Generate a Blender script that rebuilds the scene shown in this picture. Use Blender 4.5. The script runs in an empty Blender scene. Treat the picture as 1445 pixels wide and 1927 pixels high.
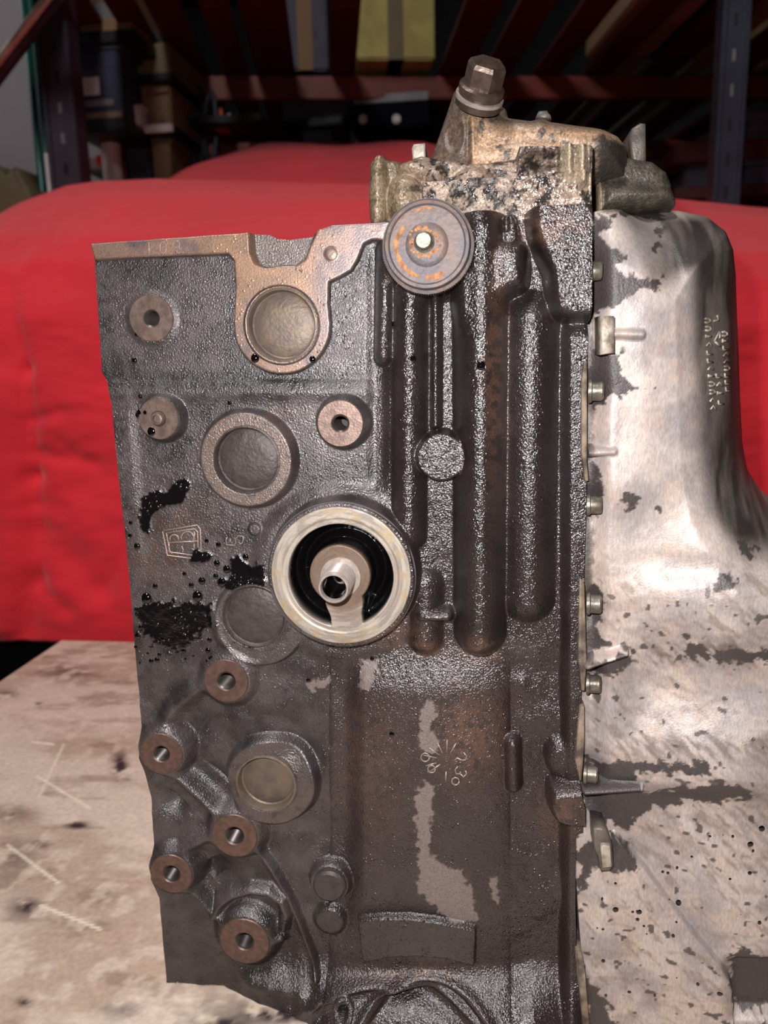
import bpy, bmesh, math, random
import numpy as np
from mathutils import Matrix, Vector
random.seed(7)
scene = bpy.context.scene
COL = scene.collection
# ------------------------------------------------------------------ camera
F, CX, CY = 1447.0, 722.5, 963.5
D = 0.41
yc = np.array([185., -289., 1447.]); yc /= np.linalg.norm(yc)
zc = -np.array([168., 7340., 1447.]); zc -= yc * zc.dot(yc); zc /= np.linalg.norm(zc)
xc = np.cross(yc, zc)
M = np.stack([xc, yc, zc], axis=1)              # world -> camera (right, down, forward)
def ray(px, py): return M.T @ np.array([(px - CX) / F, (py - CY) / F, 1.0])
_r = ray(313, 1850)
CAM = np.array([0.0, -D, -_r[2] / _r[1] * D])
def U(px, py, Y=0.0):
    d = ray(px, py); t = (Y - CAM[1]) / d[1]
    return CAM + t * d
def UZ(px, py, z=0.0):
    d = ray(px, py); t = (z - CAM[2]) / d[2]
    return CAM + t * d
def proj(X, Y, Z):
    p = [M[i, 0] * (X - CAM[0]) + M[i, 1] * (Y - CAM[1]) + M[i, 2] * (Z - CAM[2]) for i in range(3)]
    return CX + F * p[0] / p[2], CY + F * p[1] / p[2]
def L(px, py, Y, r):                             # r pixels at that place, in metres
    return abs(U(px + r, py, Y)[0] - U(px, py, Y)[0])
cam_d = bpy.data.cameras.new('camera'); cam = bpy.data.objects.new('camera', cam_d); COL.objects.link(cam)
R = Matrix(((M[0, 0], -M[1, 0], -M[2, 0], 0), (M[0, 1], -M[1, 1], -M[2, 1], 0), (M[0, 2], -M[1, 2], -M[2, 2], 0), (0, 0, 0, 1)))
cam.matrix_world = Matrix.Translation(Vector(CAM)) @ R
cam_d.sensor_fit = 'VERTICAL'; cam_d.sensor_height = 36; cam_d.lens = F / 1927 * 36
cam_d.clip_start = 0.01
cam_d.dof.use_dof = True; cam_d.dof.focus_distance = 0.415; cam_d.dof.aperture_fstop = 9.5
scene.camera = cam
# ------------------------------------------------------------------ world, lights, exposure
w = bpy.data.worlds.new('world'); scene.world = w; w.use_nodes = True
w.node_tree.nodes['Background'].inputs[0].default_value = (0.75, 0.8, 1.0, 1)
w.node_tree.nodes['Background'].inputs[1].default_value = 0.07
def area(name, loc, target, size, power, color=(1, 1, 1), sy=None):
    l = bpy.data.lights.new(name, 'AREA'); l.energy = power; l.color = color; l.size = size
    if sy: l.shape = 'RECTANGLE'; l.size_y = sy
    o = bpy.data.objects.new(name, l); COL.objects.link(o); o.location = loc
    o.rotation_euler = (Vector(target) - Vector(loc)).to_track_quat('-Z', 'Y').to_euler()
    return o
flash = Vector(CAM) + Vector(M[0]) * -0.022 - Vector(M[1]) * 0.032
area('phone_flash', flash, (0.0, 0.3, 0.25), 0.008, 3.4, (1.0, 0.96, 0.96))
area('ceiling_light', (-0.5, -0.6, 2.9), (-0.3, 0.5, 0.2), 0.25, 88, (1.0, 0.95, 0.95), 1.3)
area('rear_ceiling_light', (-3.2, 2.3, 2.9), (-2.6, 3.2, 0.8), 0.25, 17, (1.0, 0.95, 0.95), 1.2)
scene.view_settings.view_transform = 'Standard'; scene.view_settings.look = 'None'
scene.view_settings.gamma = 1; scene.view_settings.use_curve_mapping = False
scene.view_settings.exposure = 0.0
# ------------------------------------------------------------------ helpers
def lin(r, g=None, b=None):
    c = np.array([r, g, b] if g is not None else r, float) / 255
    return np.where(c <= .04045, c / 12.92, ((c + .055) / 1.055) ** 2.4)
def ss(e0, e1, x):
    t = np.clip((x - e0) / (e1 - e0), 0, 1); return t * t * (3 - 2 * t)
def smax(a, b, k):
    h = np.clip(.5 + .5 * (a - b) / k, 0, 1); return b + (a - b) * h + k * h * (1 - h)
_tab = {}
def vnoise(x, y, seed=0):
    if seed not in _tab: _tab[seed] = np.random.RandomState(seed + 11).rand(256, 256)
    T = _tab[seed]; xi = np.floor(x).astype(int); yi = np.floor(y).astype(int)
    fx = x - xi; fy = y - yi; fx = fx * fx * (3 - 2 * fx); fy = fy * fy * (3 - 2 * fy)
    a = T[xi & 255, yi & 255]; b = T[(xi + 1) & 255, yi & 255]; c = T[xi & 255, (yi + 1) & 255]; d = T[(xi + 1) & 255, (yi + 1) & 255]
    return (a * (1 - fx) + b * fx) * (1 - fy) + (c * (1 - fx) + d * fx) * fy
def fbm(x, y, s, seed=0, o=4):
    v = 0; a = .5; t = 0
    for i in range(o):
        v = v + a * vnoise(x / s + 17.3 * i, y / s + 5.1 * i, seed + i); t += a; a *= .55; s = s / 2.03
    return v / t
def seg(X, Z, a, b):
    dx, dz = b[0] - a[0], b[1] - a[1]; l2 = dx * dx + dz * dz + 1e-18
    t = np.clip(((X - a[0]) * dx + (Z - a[1]) * dz) / l2, 0, 1)
    return np.hypot(X - a[0] - t * dx, Z - a[1] - t * dz)
def sdpoly(X, Z, P, near=False):                 # signed distance, positive inside
    X = np.asarray(X, float); Z = np.asarray(Z, float)
    best = np.full(X.shape, 1e9); ins = np.zeros(X.shape, bool); nx = X.copy(); nz = Z.copy()
    n = len(P)
    for i in range(n):
        a, b = P[i], P[(i + 1) % n]; dx, dz = b[0] - a[0], b[1] - a[1]
        t = np.clip(((X - a[0]) * dx + (Z - a[1]) * dz) / (dx * dx + dz * dz + 1e-18), 0, 1)
        qx = a[0] + t * dx; qz = a[1] + t * dz; d = np.hypot(X - qx, Z - qz)
        if near:
            m = d < best; nx = np.where(m, qx, nx); nz = np.where(m, qz, nz)
        best = np.minimum(best, d)
        if dz != 0:
            c = ((a[1] > Z) != (b[1] > Z)) & (X < dx * (Z - a[1]) / dz + a[0]); ins ^= c
    s = np.where(ins, best, -best)
    return (s, nx, nz) if near else s
def smooth_poly(P, it=2):
    P = [np.array(p, float) for p in P]
    for _ in range(it):
        Q = []
        for i in range(len(P)):
            a, b = P[i], P[(i + 1) % len(P)]; Q += [a * .75 + b * .25, a * .25 + b * .75]
        P = Q
    return [tuple(p) for p in P]
def mk(name, verts, faces, mat=None, parent=None, smooth=True, col=None, prop=None, **props):
    me = bpy.data.meshes.new(name)
    if isinstance(faces, np.ndarray):
        nv = len(verts); nf = len(faces); k = faces.shape[1]
        me.vertices.add(nv); me.vertices.foreach_set('co', np.asarray(verts, np.float32).ravel())
        me.loops.add(nf * k); me.loops.foreach_set('vertex_index', faces.astype(np.int32).ravel())
        me.polygons.add(nf); me.polygons.foreach_set('loop_start', np.arange(0, nf * k, k, dtype=np.int32))
        me.polygons.foreach_set('loop_total', np.full(nf, k, np.int32))
        me.update(calc_edges=True)
    else:
        me.from_pydata([tuple(map(float, v)) for v in verts], [], faces); me.update()
    me.polygons.foreach_set('use_smooth', np.full(len(me.polygons), smooth))
    for nm, dat in (('Col', col), ('Prop', prop)):
        if dat is not None:
            at = me.color_attributes.new(nm, 'FLOAT_COLOR', 'POINT')
            a4 = np.ones((len(me.vertices), 4), np.float32); a4[:len(dat), :3] = dat
            at.data.foreach_set('color', a4.ravel())
    o = bpy.data.objects.new(name, me); COL.objects.link(o)
    if mat: me.materials.append(mat)
    if parent: o.parent = parent
    for k_, v_ in props.items(): o[k_] = v_
    return o
def relief(name, P, step, fun, Yb, mat, parent, **props):
    """a solid whose front is the height field fun(X,Z,sd) -> H, col, prop and whose sides run back to Yb"""
    P = [(p[0], p[1]) for p in P]
    xs = np.array([p[0] for p in P]); zs = np.array([p[1] for p in P])
    gx = np.arange(xs.min() - step, xs.max() + 2 * step, step); gz = np.arange(zs.min() - step, zs.max() + 2 * step, step)
    X, Z = np.meshgrid(gx, gz); sd, nx, nz = sdpoly(X, Z, P, True)
    ins = sd > 0
    any4 = ins[:-1, :-1] | ins[1:, :-1] | ins[:-1, 1:] | ins[1:, 1:]
    X = np.where(ins, X, nx); Z = np.where(ins, Z, nz); sd = np.maximum(sd, 0)
    nxg = len(gx); idx = np.arange(X.size).reshape(X.shape)
    q = np.stack([idx[:-1, :-1][any4], idx[:-1, 1:][any4], idx[1:, 1:][any4], idx[1:, :-1][any4]], 1)
    used, inv = np.unique(q.ravel(), return_inverse=True); q = inv.reshape(-1, 4)
    x = X.ravel()[used]; z = Z.ravel()[used]; s = sd.ravel()[used]
    H, col, prop = fun(x, z, s)
    V = np.stack([x, -H, z], 1)
    # boundary
    e = np.concatenate([q[:, [0, 1]], q[:, [1, 2]], q[:, [2, 3]], q[:, [3, 0]]])
    key = np.minimum(e[:, 0], e[:, 1]).astype(np.int64) * (len(x) + 1) + np.maximum(e[:, 0], e[:, 1])
    _, first, cnt = np.unique(key, return_index=True, return_counts=True)
    be = e[first[cnt == 1]]
    bv, binv = np.unique(be.ravel(), return_inverse=True); binv = binv.reshape(-1, 2)
    n0 = len(V); nb = len(bv)
    top = V[bv].copy(); bot = V[bv].copy(); bot[:, 1] = Yb
    V2 = np.concatenate([V, top, bot])
    wq = np.stack([n0 + binv[:, 1], n0 + binv[:, 0], n0 + nb + binv[:, 0], n0 + nb + binv[:, 1]], 1)
    Q = np.concatenate([q, wq])
    col2 = np.concatenate([col, col[bv], col[bv]]); pr2 = np.concatenate([prop, prop[bv], prop[bv]])
    return mk(name, V2, Q, mat, parent, True, col2, pr2, **props)
def flat(n, c): return np.tile(np.asarray(c, float), (n, 1))
def mixc(a, b, t): return a * (1 - t[:, None]) + b * t[:, None]
def lathe(name, prof, seg_n, mat, parent, loc, axis=(0, -1, 0), smooth=True, cap=True, **props):
    """profile (radius, height along axis)"""
    V = []; Fc = []
    for r, h in prof:
        for k in range(seg_n):
            a = 2 * math.pi * (k + .5) / seg_n; V.append((r * math.cos(a), r * math.sin(a), h))
    for i in range(len(prof) - 1):
        for k in range(seg_n):
            k2 = (k + 1) % seg_n; Fc.append((i * seg_n + k, i * seg_n + k2, (i + 1) * seg_n + k2, (i + 1) * seg_n + k))
    if cap: Fc.append(tuple((len(prof) - 1) * seg_n + k for k in range(seg_n)))
    rot = Vector(axis).normalized().to_track_quat('Z', 'Y').to_matrix()
    V = [rot @ Vector(v) + Vector(loc) for v in V]
    o = mk(name, V, Fc, mat, parent, smooth, **props)
    if smooth:
        o.data.set_sharp_from_angle(angle=math.radians(32)) if hasattr(o.data, 'set_sharp_from_angle') else None
    return o
def box(name, lo, hi, mat, parent=None, bev=0.0, rot=0, **props):
    bm = bmesh.new(); bmesh.ops.create_cube(bm, size=1)
    c = [(lo[i] + hi[i]) / 2 for i in range(3)]; s = [abs(hi[i] - lo[i]) for i in range(3)]
    for v in bm.verts: v.co = Vector((v.co[i] * s[i] for i in range(3)))
    if bev: bmesh.ops.bevel(bm, geom=bm.edges[:], offset=bev, segments=2, affect='EDGES')
    if rot: bmesh.ops.rotate(bm, verts=bm.verts, matrix=Matrix.Rotation(rot, 3, 'Z'))
    bmesh.ops.translate(bm, verts=bm.verts, vec=c)
    me = bpy.data.meshes.new(name); bm.to_mesh(me); bm.free()
    o = bpy.data.objects.new(name, me); COL.objects.link(o); me.materials.append(mat)
    if parent: o.parent = parent
    for k_, v_ in props.items(): o[k_] = v_
    return o
def tubes(name, lines, r, mat, parent, n=6, **props):
    V = []; Fc = []
    for ln in lines:
        ln = [Vector(p) for p in ln]; b = len(V)
        for i, p in enumerate(ln):
            t = (ln[min(i + 1, len(ln) - 1)] - ln[max(i - 1, 0)]).normalized()
            u = t.cross(Vector((0, 1, 0)));  u = u.normalized() if u.length > .01 else t.cross(Vector((1, 0, 0))).normalized()
            v = t.cross(u)
            for k in range(n):
                a = 2 * math.pi * k / n; V.append(p + (u * math.cos(a) + v * math.sin(a)) * r)
        for i in range(len(ln) - 1):
            for k in range(n):
                k2 = (k + 1) % n; Fc.append((b + i * n + k, b + i * n + k2, b + (i + 1) * n + k2, b + (i + 1) * n + k))
        Fc.append(tuple(b + k for k in range(n))[::-1]); Fc.append(tuple(b + (len(ln) - 1) * n + k for k in range(n)))
    return mk(name, V, Fc, mat, parent, True, **props)
def empty(name, loc, **props):
    o = bpy.data.objects.new(name, None); COL.objects.link(o); o.location = loc; o.empty_display_size = .05
    for k_, v_ in props.items(): o[k_] = v_
    return o
# ------------------------------------------------------------------ materials
def nodes(name):
    m = bpy.data.materials.new(name); m.use_nodes = True; t = m.node_tree
    return m, t, t.nodes['Principled BSDF']
def simple(name, rgb, rough=.6, metal=0.0, bump=0.0, bscale=60., var=.25, vscale=12., rgb2=None, spec=.5):
    m, t, b = nodes(name); c = lin(*rgb); n = t.nodes; l = t.links
    tc = n.new('ShaderNodeTexCoord'); nz = n.new('ShaderNodeTexNoise'); nz.inputs['Scale'].default_value = vscale; nz.inputs['Detail'].default_value = 6
    l.new(tc.outputs['Object'], nz.inputs['Vector'])
    mx = n.new('ShaderNodeMix'); mx.data_type = 'RGBA'; c2 = lin(*rgb2) if rgb2 else c * (1 - var)
    mx.inputs[6].default_value = (*c, 1); mx.inputs[7].default_value = (*c2, 1)
    rp = n.new('ShaderNodeMapRange'); rp.inputs[1].default_value = .38; rp.inputs[2].default_value = .62
    l.new(nz.outputs[0], rp.inputs[0]); l.new(rp.outputs[0], mx.inputs[0]); l.new(mx.outputs[2], b.inputs['Base Color'])
    b.inputs['Roughness'].default_value = rough; b.inputs['Metallic'].default_value = metal
    b.inputs['Specular IOR Level'].default_value = spec
    if bump:
        n2 = n.new('ShaderNodeTexNoise'); n2.inputs['Scale'].default_value = bscale; n2.inputs['Detail'].default_value = 5
        l.new(tc.outputs['Object'], n2.inputs['Vector']); bp = n.new('ShaderNodeBump'); bp.inputs['Strength'].default_value = 1; bp.inputs['Distance'].default_value = bump
        l.new(n2.outputs[0], bp.inputs['Height']); l.new(bp.outputs[0], b.inputs['Normal'])
    return m
def painted(name, bscale=1100., bdist=.0006, cvar=.35, coat=0.0, cscale=900., stretch=None):
    """colour from Col; Prop = (wetness, metal, grain)"""
    m, t, b = nodes(name); n = t.nodes; l = t.links
    ca = n.new('ShaderNodeVertexColor'); ca.layer_name = 'Col'; pa = n.new('ShaderNodeVertexColor'); pa.layer_name = 'Prop'
    sp = n.new('ShaderNodeSeparateColor'); l.new(pa.outputs[0], sp.inputs[0])
    tc = n.new('ShaderNodeTexCoord'); vec = tc.outputs['Object']
    if stretch:
        mp = n.new('ShaderNodeMapping'); mp.inputs['Scale'].default_value = stretch; l.new(vec, mp.inputs[0]); vec2 = mp.outputs[0]
    else: vec2 = vec
    nz = n.new('ShaderNodeTexNoise'); nz.inputs['Scale'].default_value = cscale; nz.inputs['Detail'].default_value = 4; l.new(vec2, nz.inputs['Vector'])
    mr = n.new('ShaderNodeMapRange'); mr.inputs[1].default_value = .3; mr.inputs[2].default_value = .7; mr.inputs[3].default_value = 1 - cvar; mr.inputs[4].default_value = 1 + cvar
    l.new(nz.outputs[0], mr.inputs[0])
    ml = n.new('ShaderNodeVectorMath'); ml.operation = 'SCALE'; l.new(ca.outputs[0], ml.inputs[0]); l.new(mr.outputs[0], ml.inputs['Scale'])
    l.new(ml.outputs[0], b.inputs['Base Color'])
    n2 = n.new('ShaderNodeTexNoise'); n2.inputs['Scale'].default_value = bscale; n2.inputs['Detail'].default_value = 2; n2.inputs['Roughness'].default_value = .5; l.new(vec, n2.inputs['Vector'])
    mu = n.new('ShaderNodeMath'); mu.operation = 'MULTIPLY'; l.new(n2.outputs[0], mu.inputs[0]); l.new(sp.outputs[2], mu.inputs[1])
    bp = n.new('ShaderNodeBump'); bp.inputs['Strength'].default_value = 1; bp.inputs['Distance'].default_value = bdist
    l.new(mu.outputs[0], bp.inputs['Height']); l.new(bp.outputs[0], b.inputs['Normal'])
    rr = n.new('ShaderNodeMapRange'); rr.inputs[3].default_value = .7; rr.inputs[4].default_value = .16; l.new(sp.outputs[0], rr.inputs[0])
    l.new(rr.outputs[0], b.inputs['Roughness']); l.new(sp.outputs[1], b.inputs['Metallic'])
    b.inputs['Specular IOR Level'].default_value = .55
    return m
M_CAST = painted('oily_cast_iron', 1000., .00062, .3, cscale=1300.)
M_CAST.node_tree.nodes['Principled BSDF'].inputs['Specular IOR Level'].default_value = .95
def beads(m):                                       # fine beads of oil standing on the wet casting
    t = m.node_tree; n = t.nodes; l = t.links; bp = [x for x in n if x.type == 'BUMP'][0]; old = bp.inputs['Height'].links[0].from_socket
    sp = [x for x in n if x.type == 'SEPARATE_COLOR'][0]; tc = [x for x in n if x.type == 'TEX_COORD'][0]
    vo = n.new('ShaderNodeTexVoronoi'); vo.inputs['Scale'].default_value = 420; l.new(tc.outputs['Object'], vo.inputs['Vector'])
    mr = n.new('ShaderNodeMapRange'); mr.interpolation_type = 'SMOOTHSTEP'; mr.inputs[1].default_value = .0; mr.inputs[2].default_value = .34; mr.inputs[3].default_value = 1; mr.inputs[4].default_value = 0; l.new(vo.outputs['Distance'], mr.inputs[0])
    nz = n.new('ShaderNodeTexNoise'); nz.inputs['Scale'].default_value = 90; l.new(tc.outputs['Object'], nz.inputs['Vector'])
    m2 = n.new('ShaderNodeMapRange'); m2.inputs[1].default_value = .45; m2.inputs[2].default_value = .6; m2.inputs[4].default_value = .9; l.new(nz.outputs[0], m2.inputs[0])
    a = n.new('ShaderNodeMath'); a.operation = 'MULTIPLY'; l.new(mr.outputs[0], a.inputs[0]); l.new(m2.outputs[0], a.inputs[1])
    b = n.new('ShaderNodeMath'); b.operation = 'MULTIPLY'; l.new(a.outputs[0], b.inputs[0]); l.new(sp.outputs[0], b.inputs[1])
    c = n.new('ShaderNodeMath'); c.operation = 'ADD'; l.new(b.outputs[0], c.inputs[0]); l.new(old, c.inputs[1]); l.new(c.outputs[0], bp.inputs['Height'])
beads(M_CAST)
M_PAN = painted('grimy_aluminium', 900., .00025, .16, stretch=(1, 1, .35))
M_COVER = painted('mottled_cover_casting', 520., .0009, .4)
M_SEAT = painted('machined_seat', 900., .00012, .08)
M_BENCH = painted('worn_bench_board', 300., .0004, .12, cscale=220.)
M_MACH = simple('machined_iron', (128, 108, 98), .42, .55, .00012, 900, .35, 260, spec=.4)
M_MACHB = simple('brown_machined_iron', (112, 88, 78), .45, .55, .00012, 700, .3, 300)
M_PLUG = simple('stained_core_plug', (96, 84, 78), .5, .35, .0003, 500, .3, 120, (112, 98, 82))
M_PLUGD = simple('dark_core_plug', (74, 66, 64), .5, .3, .0004, 520, .3, 200)
M_STEEL = simple('bright_steel', (200, 186, 176), .3, .6, .00005, 500, .2, 300)
M_BOLT = simple('dull_grey_steel', (118, 112, 100), .42, .6, .0003, 300, .4, 300)
M_HEX = simple('brown_oily_steel', (100, 84, 74), .35, .6, .00025, 350, .35, 200)
M_CAP = simple('rust_stained_steel', (84, 80, 84), .55, .3, .0004, 400, .35, 90, (104, 88, 80))
M_THR = simple('dark_thread', (66, 60, 58), .35, .5)  # shade inside the holes put into the colour, darker than the boss face
M_RUST = simple('rust_scale', (176, 124, 76), .85, 0, .0006, 400, .35, 300, (120, 80, 56))
M_OIL_BORE = simple('black_oil_and_bore_shade', (10, 8, 9), .05, 0, 0, spec=.8)
M_RUBBER = simple('black_oily_rubber', (16, 14, 15), .25, 0, .0005, 300)
M_GASKET = simple('cream_gasket', (128, 112, 94), .7, 0, .0005, 300, .6, 130, (70, 58, 50))
M_RIM = simple('raised_cast_edge', (160, 142, 134), .35, .3, .0002, 600)
# ------------------------------------------------------------------ engine block
engine = empty('engine', (-.1, .1, 0), label='oily dark cast iron engine standing on end with a pale aluminium oil pan', category='engine')
engine.location = (0, 0, 0)
S = 1e-3
def C(px, py, h=0): p = U(px, py, -h * S); return (p[0], p[2])
def rad(px, py, r, h=0): return L(px, py, -h * S, r)
X_ = lambda px, py=1000, h=0: C(px, py, h)[0]
Z_ = lambda py, px=700, h=0: C(px, py, h)[1]
# machined and threaded features: centre, radius, top height, hole radius
BOSS = [(284, 599, 42, 2, 15, 'a'), (298, 788, 38, 9, 13, 'p'), (640, 797, 44, 13, 16, 'a'), (425, 1282, 42, 8, 17, 'b'), (303, 1419, 40, 10, 15, 'b'),
        (441, 1573, 43, 9, 17, 'c'), (322, 1645, 39, 9, 16, 'c'), (460, 1772, 47, 7, 17, 'b')]
PADTOP = 4.0
PAD = [(168, 458), (470, 437), (474, 478), (482, 498), (500, 505), (530, 500), (556, 500), (574, 488), (584, 462), (598, 432), (625, 423), (738, 417),
       (738, 452), (700, 450), (684, 458), (672, 488), (660, 508), (640, 520), (618, 530), (617, 570)] + [(530 + 91 * math.cos(math.radians(q)), 612 - 91 * math.sin(math.radians(q))) for q in range(12, -176, -9)] + [(440, 600), (443, 540), (440, 490), (428, 476), (178, 488)]
PADW = [C(x, y, PADTOP) for x, y in PAD]
OUT = [(168, 458), (470, 437), (500, 438), (516, 446), (540, 447), (588, 441), (598, 431), (625, 423), (738, 417), (860, 408), (1000, 402), (1104, 398),
       (1106, 600), (1104, 680), (1103, 900), (1098, 1100), (1093, 1300), (1090, 1480), (1096, 1500), (1096, 1563), (1083, 1566), (1082, 1700), (1086, 1850), (1100, 2040)]
OUTL = [(313, 1850), (300, 1690), (284, 1655), (286, 1620), (292, 1600), (285, 1500), (273, 1450), (263, 1425), (264, 1400), (268, 1385), (262, 1300), (237, 1000), (210, 745), (205, 722), (192, 700), (178, 487)]
def blk_out():
    P = [C(x, y, 3 if y < 500 else (8 if x > 1000 else 0)) for x, y in OUT]
    P[-1] = (P[-1][0], 0.0)
    Q = [C(x, y, 0) for x, y in OUTL]; Q[0] = (Q[0][0], 0.0)
    return P + Q
OILP = [[(265, 935), (290, 925), (320, 922), (335, 905), (352, 904), (356, 925), (345, 945), (318, 955), (290, 965), (285, 985), (280, 1005), (268, 1000), (264, 970)],
        [(360, 1040), (375, 1032), (395, 1040), (398, 1050), (382, 1062), (362, 1055)],
        [(432, 1050), (450, 1045), (470, 1060), (495, 1060), (500, 1105), (470, 1108), (445, 1112), (420, 1104), (414, 1092), (440, 1082)],
        [(262, 1140), (300, 1130), (360, 1138), (400, 1140), (400, 1180), (360, 1205), (330, 1230), (290, 1210), (262, 1180)],
        [(425, 1140), (432, 1130), (440, 1170), (455, 1195), (480, 1205), (500, 1188), (512, 1192), (500, 1215), (470, 1222), (440, 1205), (427, 1175)]]
DRYP = [[(800, 1322), (815, 1318), (820, 1340), (812, 1375), (826, 1390), (820, 1420), (790, 1410), (788, 1350)], [(798, 1470), (818, 1480), (814, 1520), (806, 1560), (812, 1610), (840, 1632), (868, 1640), (888, 1680), (900, 1735), (850, 1735), (815, 1705), (788, 1680), (786, 1600), (780, 1500)],
        [(575, 1285), (620, 1275), (625, 1285), (585, 1302)], [(680, 1240), (720, 1235), (700, 1290), (680, 1300)], [(920, 1650), (935, 1655), (938, 1700), (926, 1690)]]
def HB(X, Z):
    px, py = proj(X, np.zeros_like(X), Z)
    h = np.zeros_like(X)
    h = h - 5 * ss(722, 700, py) * ss(740, 690, px) + 2.0 * np.exp(-((py - 738) / 16) ** 2) * ss(740, 690, px)
    h += .8 * (fbm(X, Z, .02, 3) - .5) * 2
    h += (4.5 * (fbm(X, Z, .045, 9, 2) - .5) * 2 * ss(640, 720, px) + 1.6 * (fbm(X, Z, .012, 8, 2) - .5) * 2) * ss(1230, 1300, py)
    h += 1.5 * ss(258, 236, px - (py - 700) * .07) * ss(700, 800, py) * ss(1100, 1000, py)   # raised left rim
    # lower right body: broad barrel
    barrel = 9 * np.sqrt(np.clip(1 - ((px - 790) / 170) ** 2, 0, 1)) * ss(1190, 1300, py)
    h = smax(h, barrel, 3)
    h -= 5 * ss(40, 0, np.abs(px - 652)) * ss(1220, 1300, py) * ss(1790, 1700, py)
    # right hand half
    rb = ss(690, 735, px) * ss(1270, 1200, py); h = h + 1.5 * rb - 2.5 * ss(26, 4, np.abs(px - 712)) * ss(430, 500, py) * ss(935, 890, py)
    def tube(a, b, r, top, k=2.5, base=-6):
        nonlocal h
        d = seg(X, Z, C(*a, top * .6), C(*b, top * .6)); rr = rad(*a, r) * 1.18
        t = base + (top - base) * np.clip(1 - (d / rr) ** 2, 0, 1) ** .62; h = smax(h, np.where(d < rr, t, base), k)
    tube((905, 430), (903, 1200), 48, 23, 5)
    tube((1000, 600), (994, 1130), 48, 13, 7)
    tube((772, 440), (768, 1010), 34, 13, 3)
    tube((820, 480), (820, 800), 13, 9, 1.5)
    tube((726, 470), (722, 670), 20, 8, 2)
    tube((800, 1100), (800, 1205), 34, 10, 3)
    tube((795, 1158), (842, 1158), 16, 12, 2)
    tube((964, 1400), (966, 1480), 18, 9, 2.5)
    # flange strip beside the pan
    h = smax(h, -3 + 13 * ss(1040, 1072, px) * ss(560, 640, py), 2)
    # shoulders at the top right
    def rbox(P, top, r, k=2.5):
        nonlocal h
        s = sdpoly(X, Z, smooth_poly([C(*p, top) for p in P], 2)); rr = rad(1000, 500, r)
        e = np.clip(s / rr, 0, 1); t = np.where(s > 0, -4 + (top + 4) * np.sqrt(1 - (1 - e) ** 2), -30); h = smax(h, t, k)
    rbox([(735, 380), (950, 380), (950, 462), (900, 472), (860, 472), (735, 472)], 8, 18)
    rbox([(845, 440), (900, 438), (960, 438), (1000, 446), (1005, 500), (1000, 545), (965, 560), (935, 580), (920, 640), (862, 660), (846, 600), (843, 520)], 21, 34)
    rbox([(990, 360), (1060, 360), (1140, 360), (1140, 480), (1140, 606), (1075, 608), (1040, 600), (1030, 560), (1028, 520), (1012, 480), (994, 440)], 23, 24)
    rbox([(935, 392), (975, 392), (985, 470), (940, 470)], 14, 12)
    h -= 7 * ss(.0016, .0004, seg(X, Z, C(953, 398, 12), C(953, 432, 12)))
    rbox([(1028, 1500), (1045, 1484), (1140, 1484), (1140, 1566), (1060, 1568), (1032, 1548)], 19, 20)
    rbox([(1010, 1390), (1140, 1380), (1140, 1500), (1040, 1495)], 8, 40, 3)
    # rounded bosses and rings
    def disc(cx, cy, r, top, sk, k=None):
        nonlocal h
        c = C(cx, cy, top); d = np.hypot(X - c[0], Z - c[1]); r0 = rad(cx, cy, r, top); r1 = rad(cx, cy, r + sk, top)
        t = ss(r1, r0, d); h = h * (1 - t) + np.maximum(top, h if k else top) * t
        return d
    disc(462, 866, 84, 9, 13)
    disc(640, 1085, 138, 17, 14); disc(640, 1085, 150, 4, 34, 1)
    disc(486, 1172, 80, 5, 9); disc(508, 1476, 80, 8, 14)
    disc(620, 1665, 34, 7, 10); disc(620, 1735, 22, 5, 14)
    disc(830, 861, 43, 15, 9); disc(808, 462, 70, 14, 40, 1)
    disc(478, 997, 9, 3, 5)
    # diagonal ribs between the lower bosses
    def rib(a, b, wd, top, k=1.8):
        nonlocal h
        d = seg(X, Z, C(*a, top), C(*b, top)); rr = rad(*a, wd); t = -6 + (top + 6) * np.exp(-(d / rr) ** 2); h = smax(h, t, k)
    def dent(cx, cy, r, dep, sx=1.0):
        nonlocal h
        c = C(cx, cy); d = np.hypot((X - c[0]) / sx, Z - c[1]) / rad(cx, cy, r); h = h - dep * np.exp(-d * d)
    dent(392, 1482, 40, 11); dent(352, 1490, 20, 4); dent(330, 1510, 26, 7); dent(350, 1350, 60, 6); dent(385, 1640, 42, 8); dent(400, 1700, 30, 6); dent(560, 1400, 40, 6); dent(620, 1560, 60, 5)
    def ribs(pts, wd, top, k=3.0):
        nonlocal h
        d = np.full(X.shape, 9.0)
        for i in range(len(pts) - 1): d = np.minimum(d, seg(X, Z, C(*pts[i], top), C(*pts[i + 1], top)))
        rr = rad(*pts[0], wd); t = np.where(d < 3 * rr, -3 + (top + 3) * np.exp(-(d / rr) ** 2), -20); h = smax(h, t, k)
    ribs([(303, 1440), (345, 1478), (390, 1520), (430, 1560)], 15, 7.5); ribs([(322, 1625), (345, 1600), (385, 1580), (425, 1578)], 17, 7)
    ribs([(300, 1400), (305, 1370), (325, 1335), (360, 1305), (400, 1280)], 19, 6.5)
    ribs([(340, 1668), (370, 1700), (395, 1730), (425, 1750)], 11, 7); ribs([(395, 1738), (408, 1714), (430, 1698), (465, 1688), (500, 1692), (525, 1710), (534, 1735), (528, 1760)], 13, 7.5, 2)
    ribs([(480, 1775), (525, 1778)], 12, 7)
    ribs([(482, 1600), (510, 1640), (540, 1690), (562, 1740), (580, 1790), (596, 1835)], 9, 7, 2)
    ribs([(400, 1150), (412, 1200), (440, 1235), (480, 1250)], 18, 5)
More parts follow.
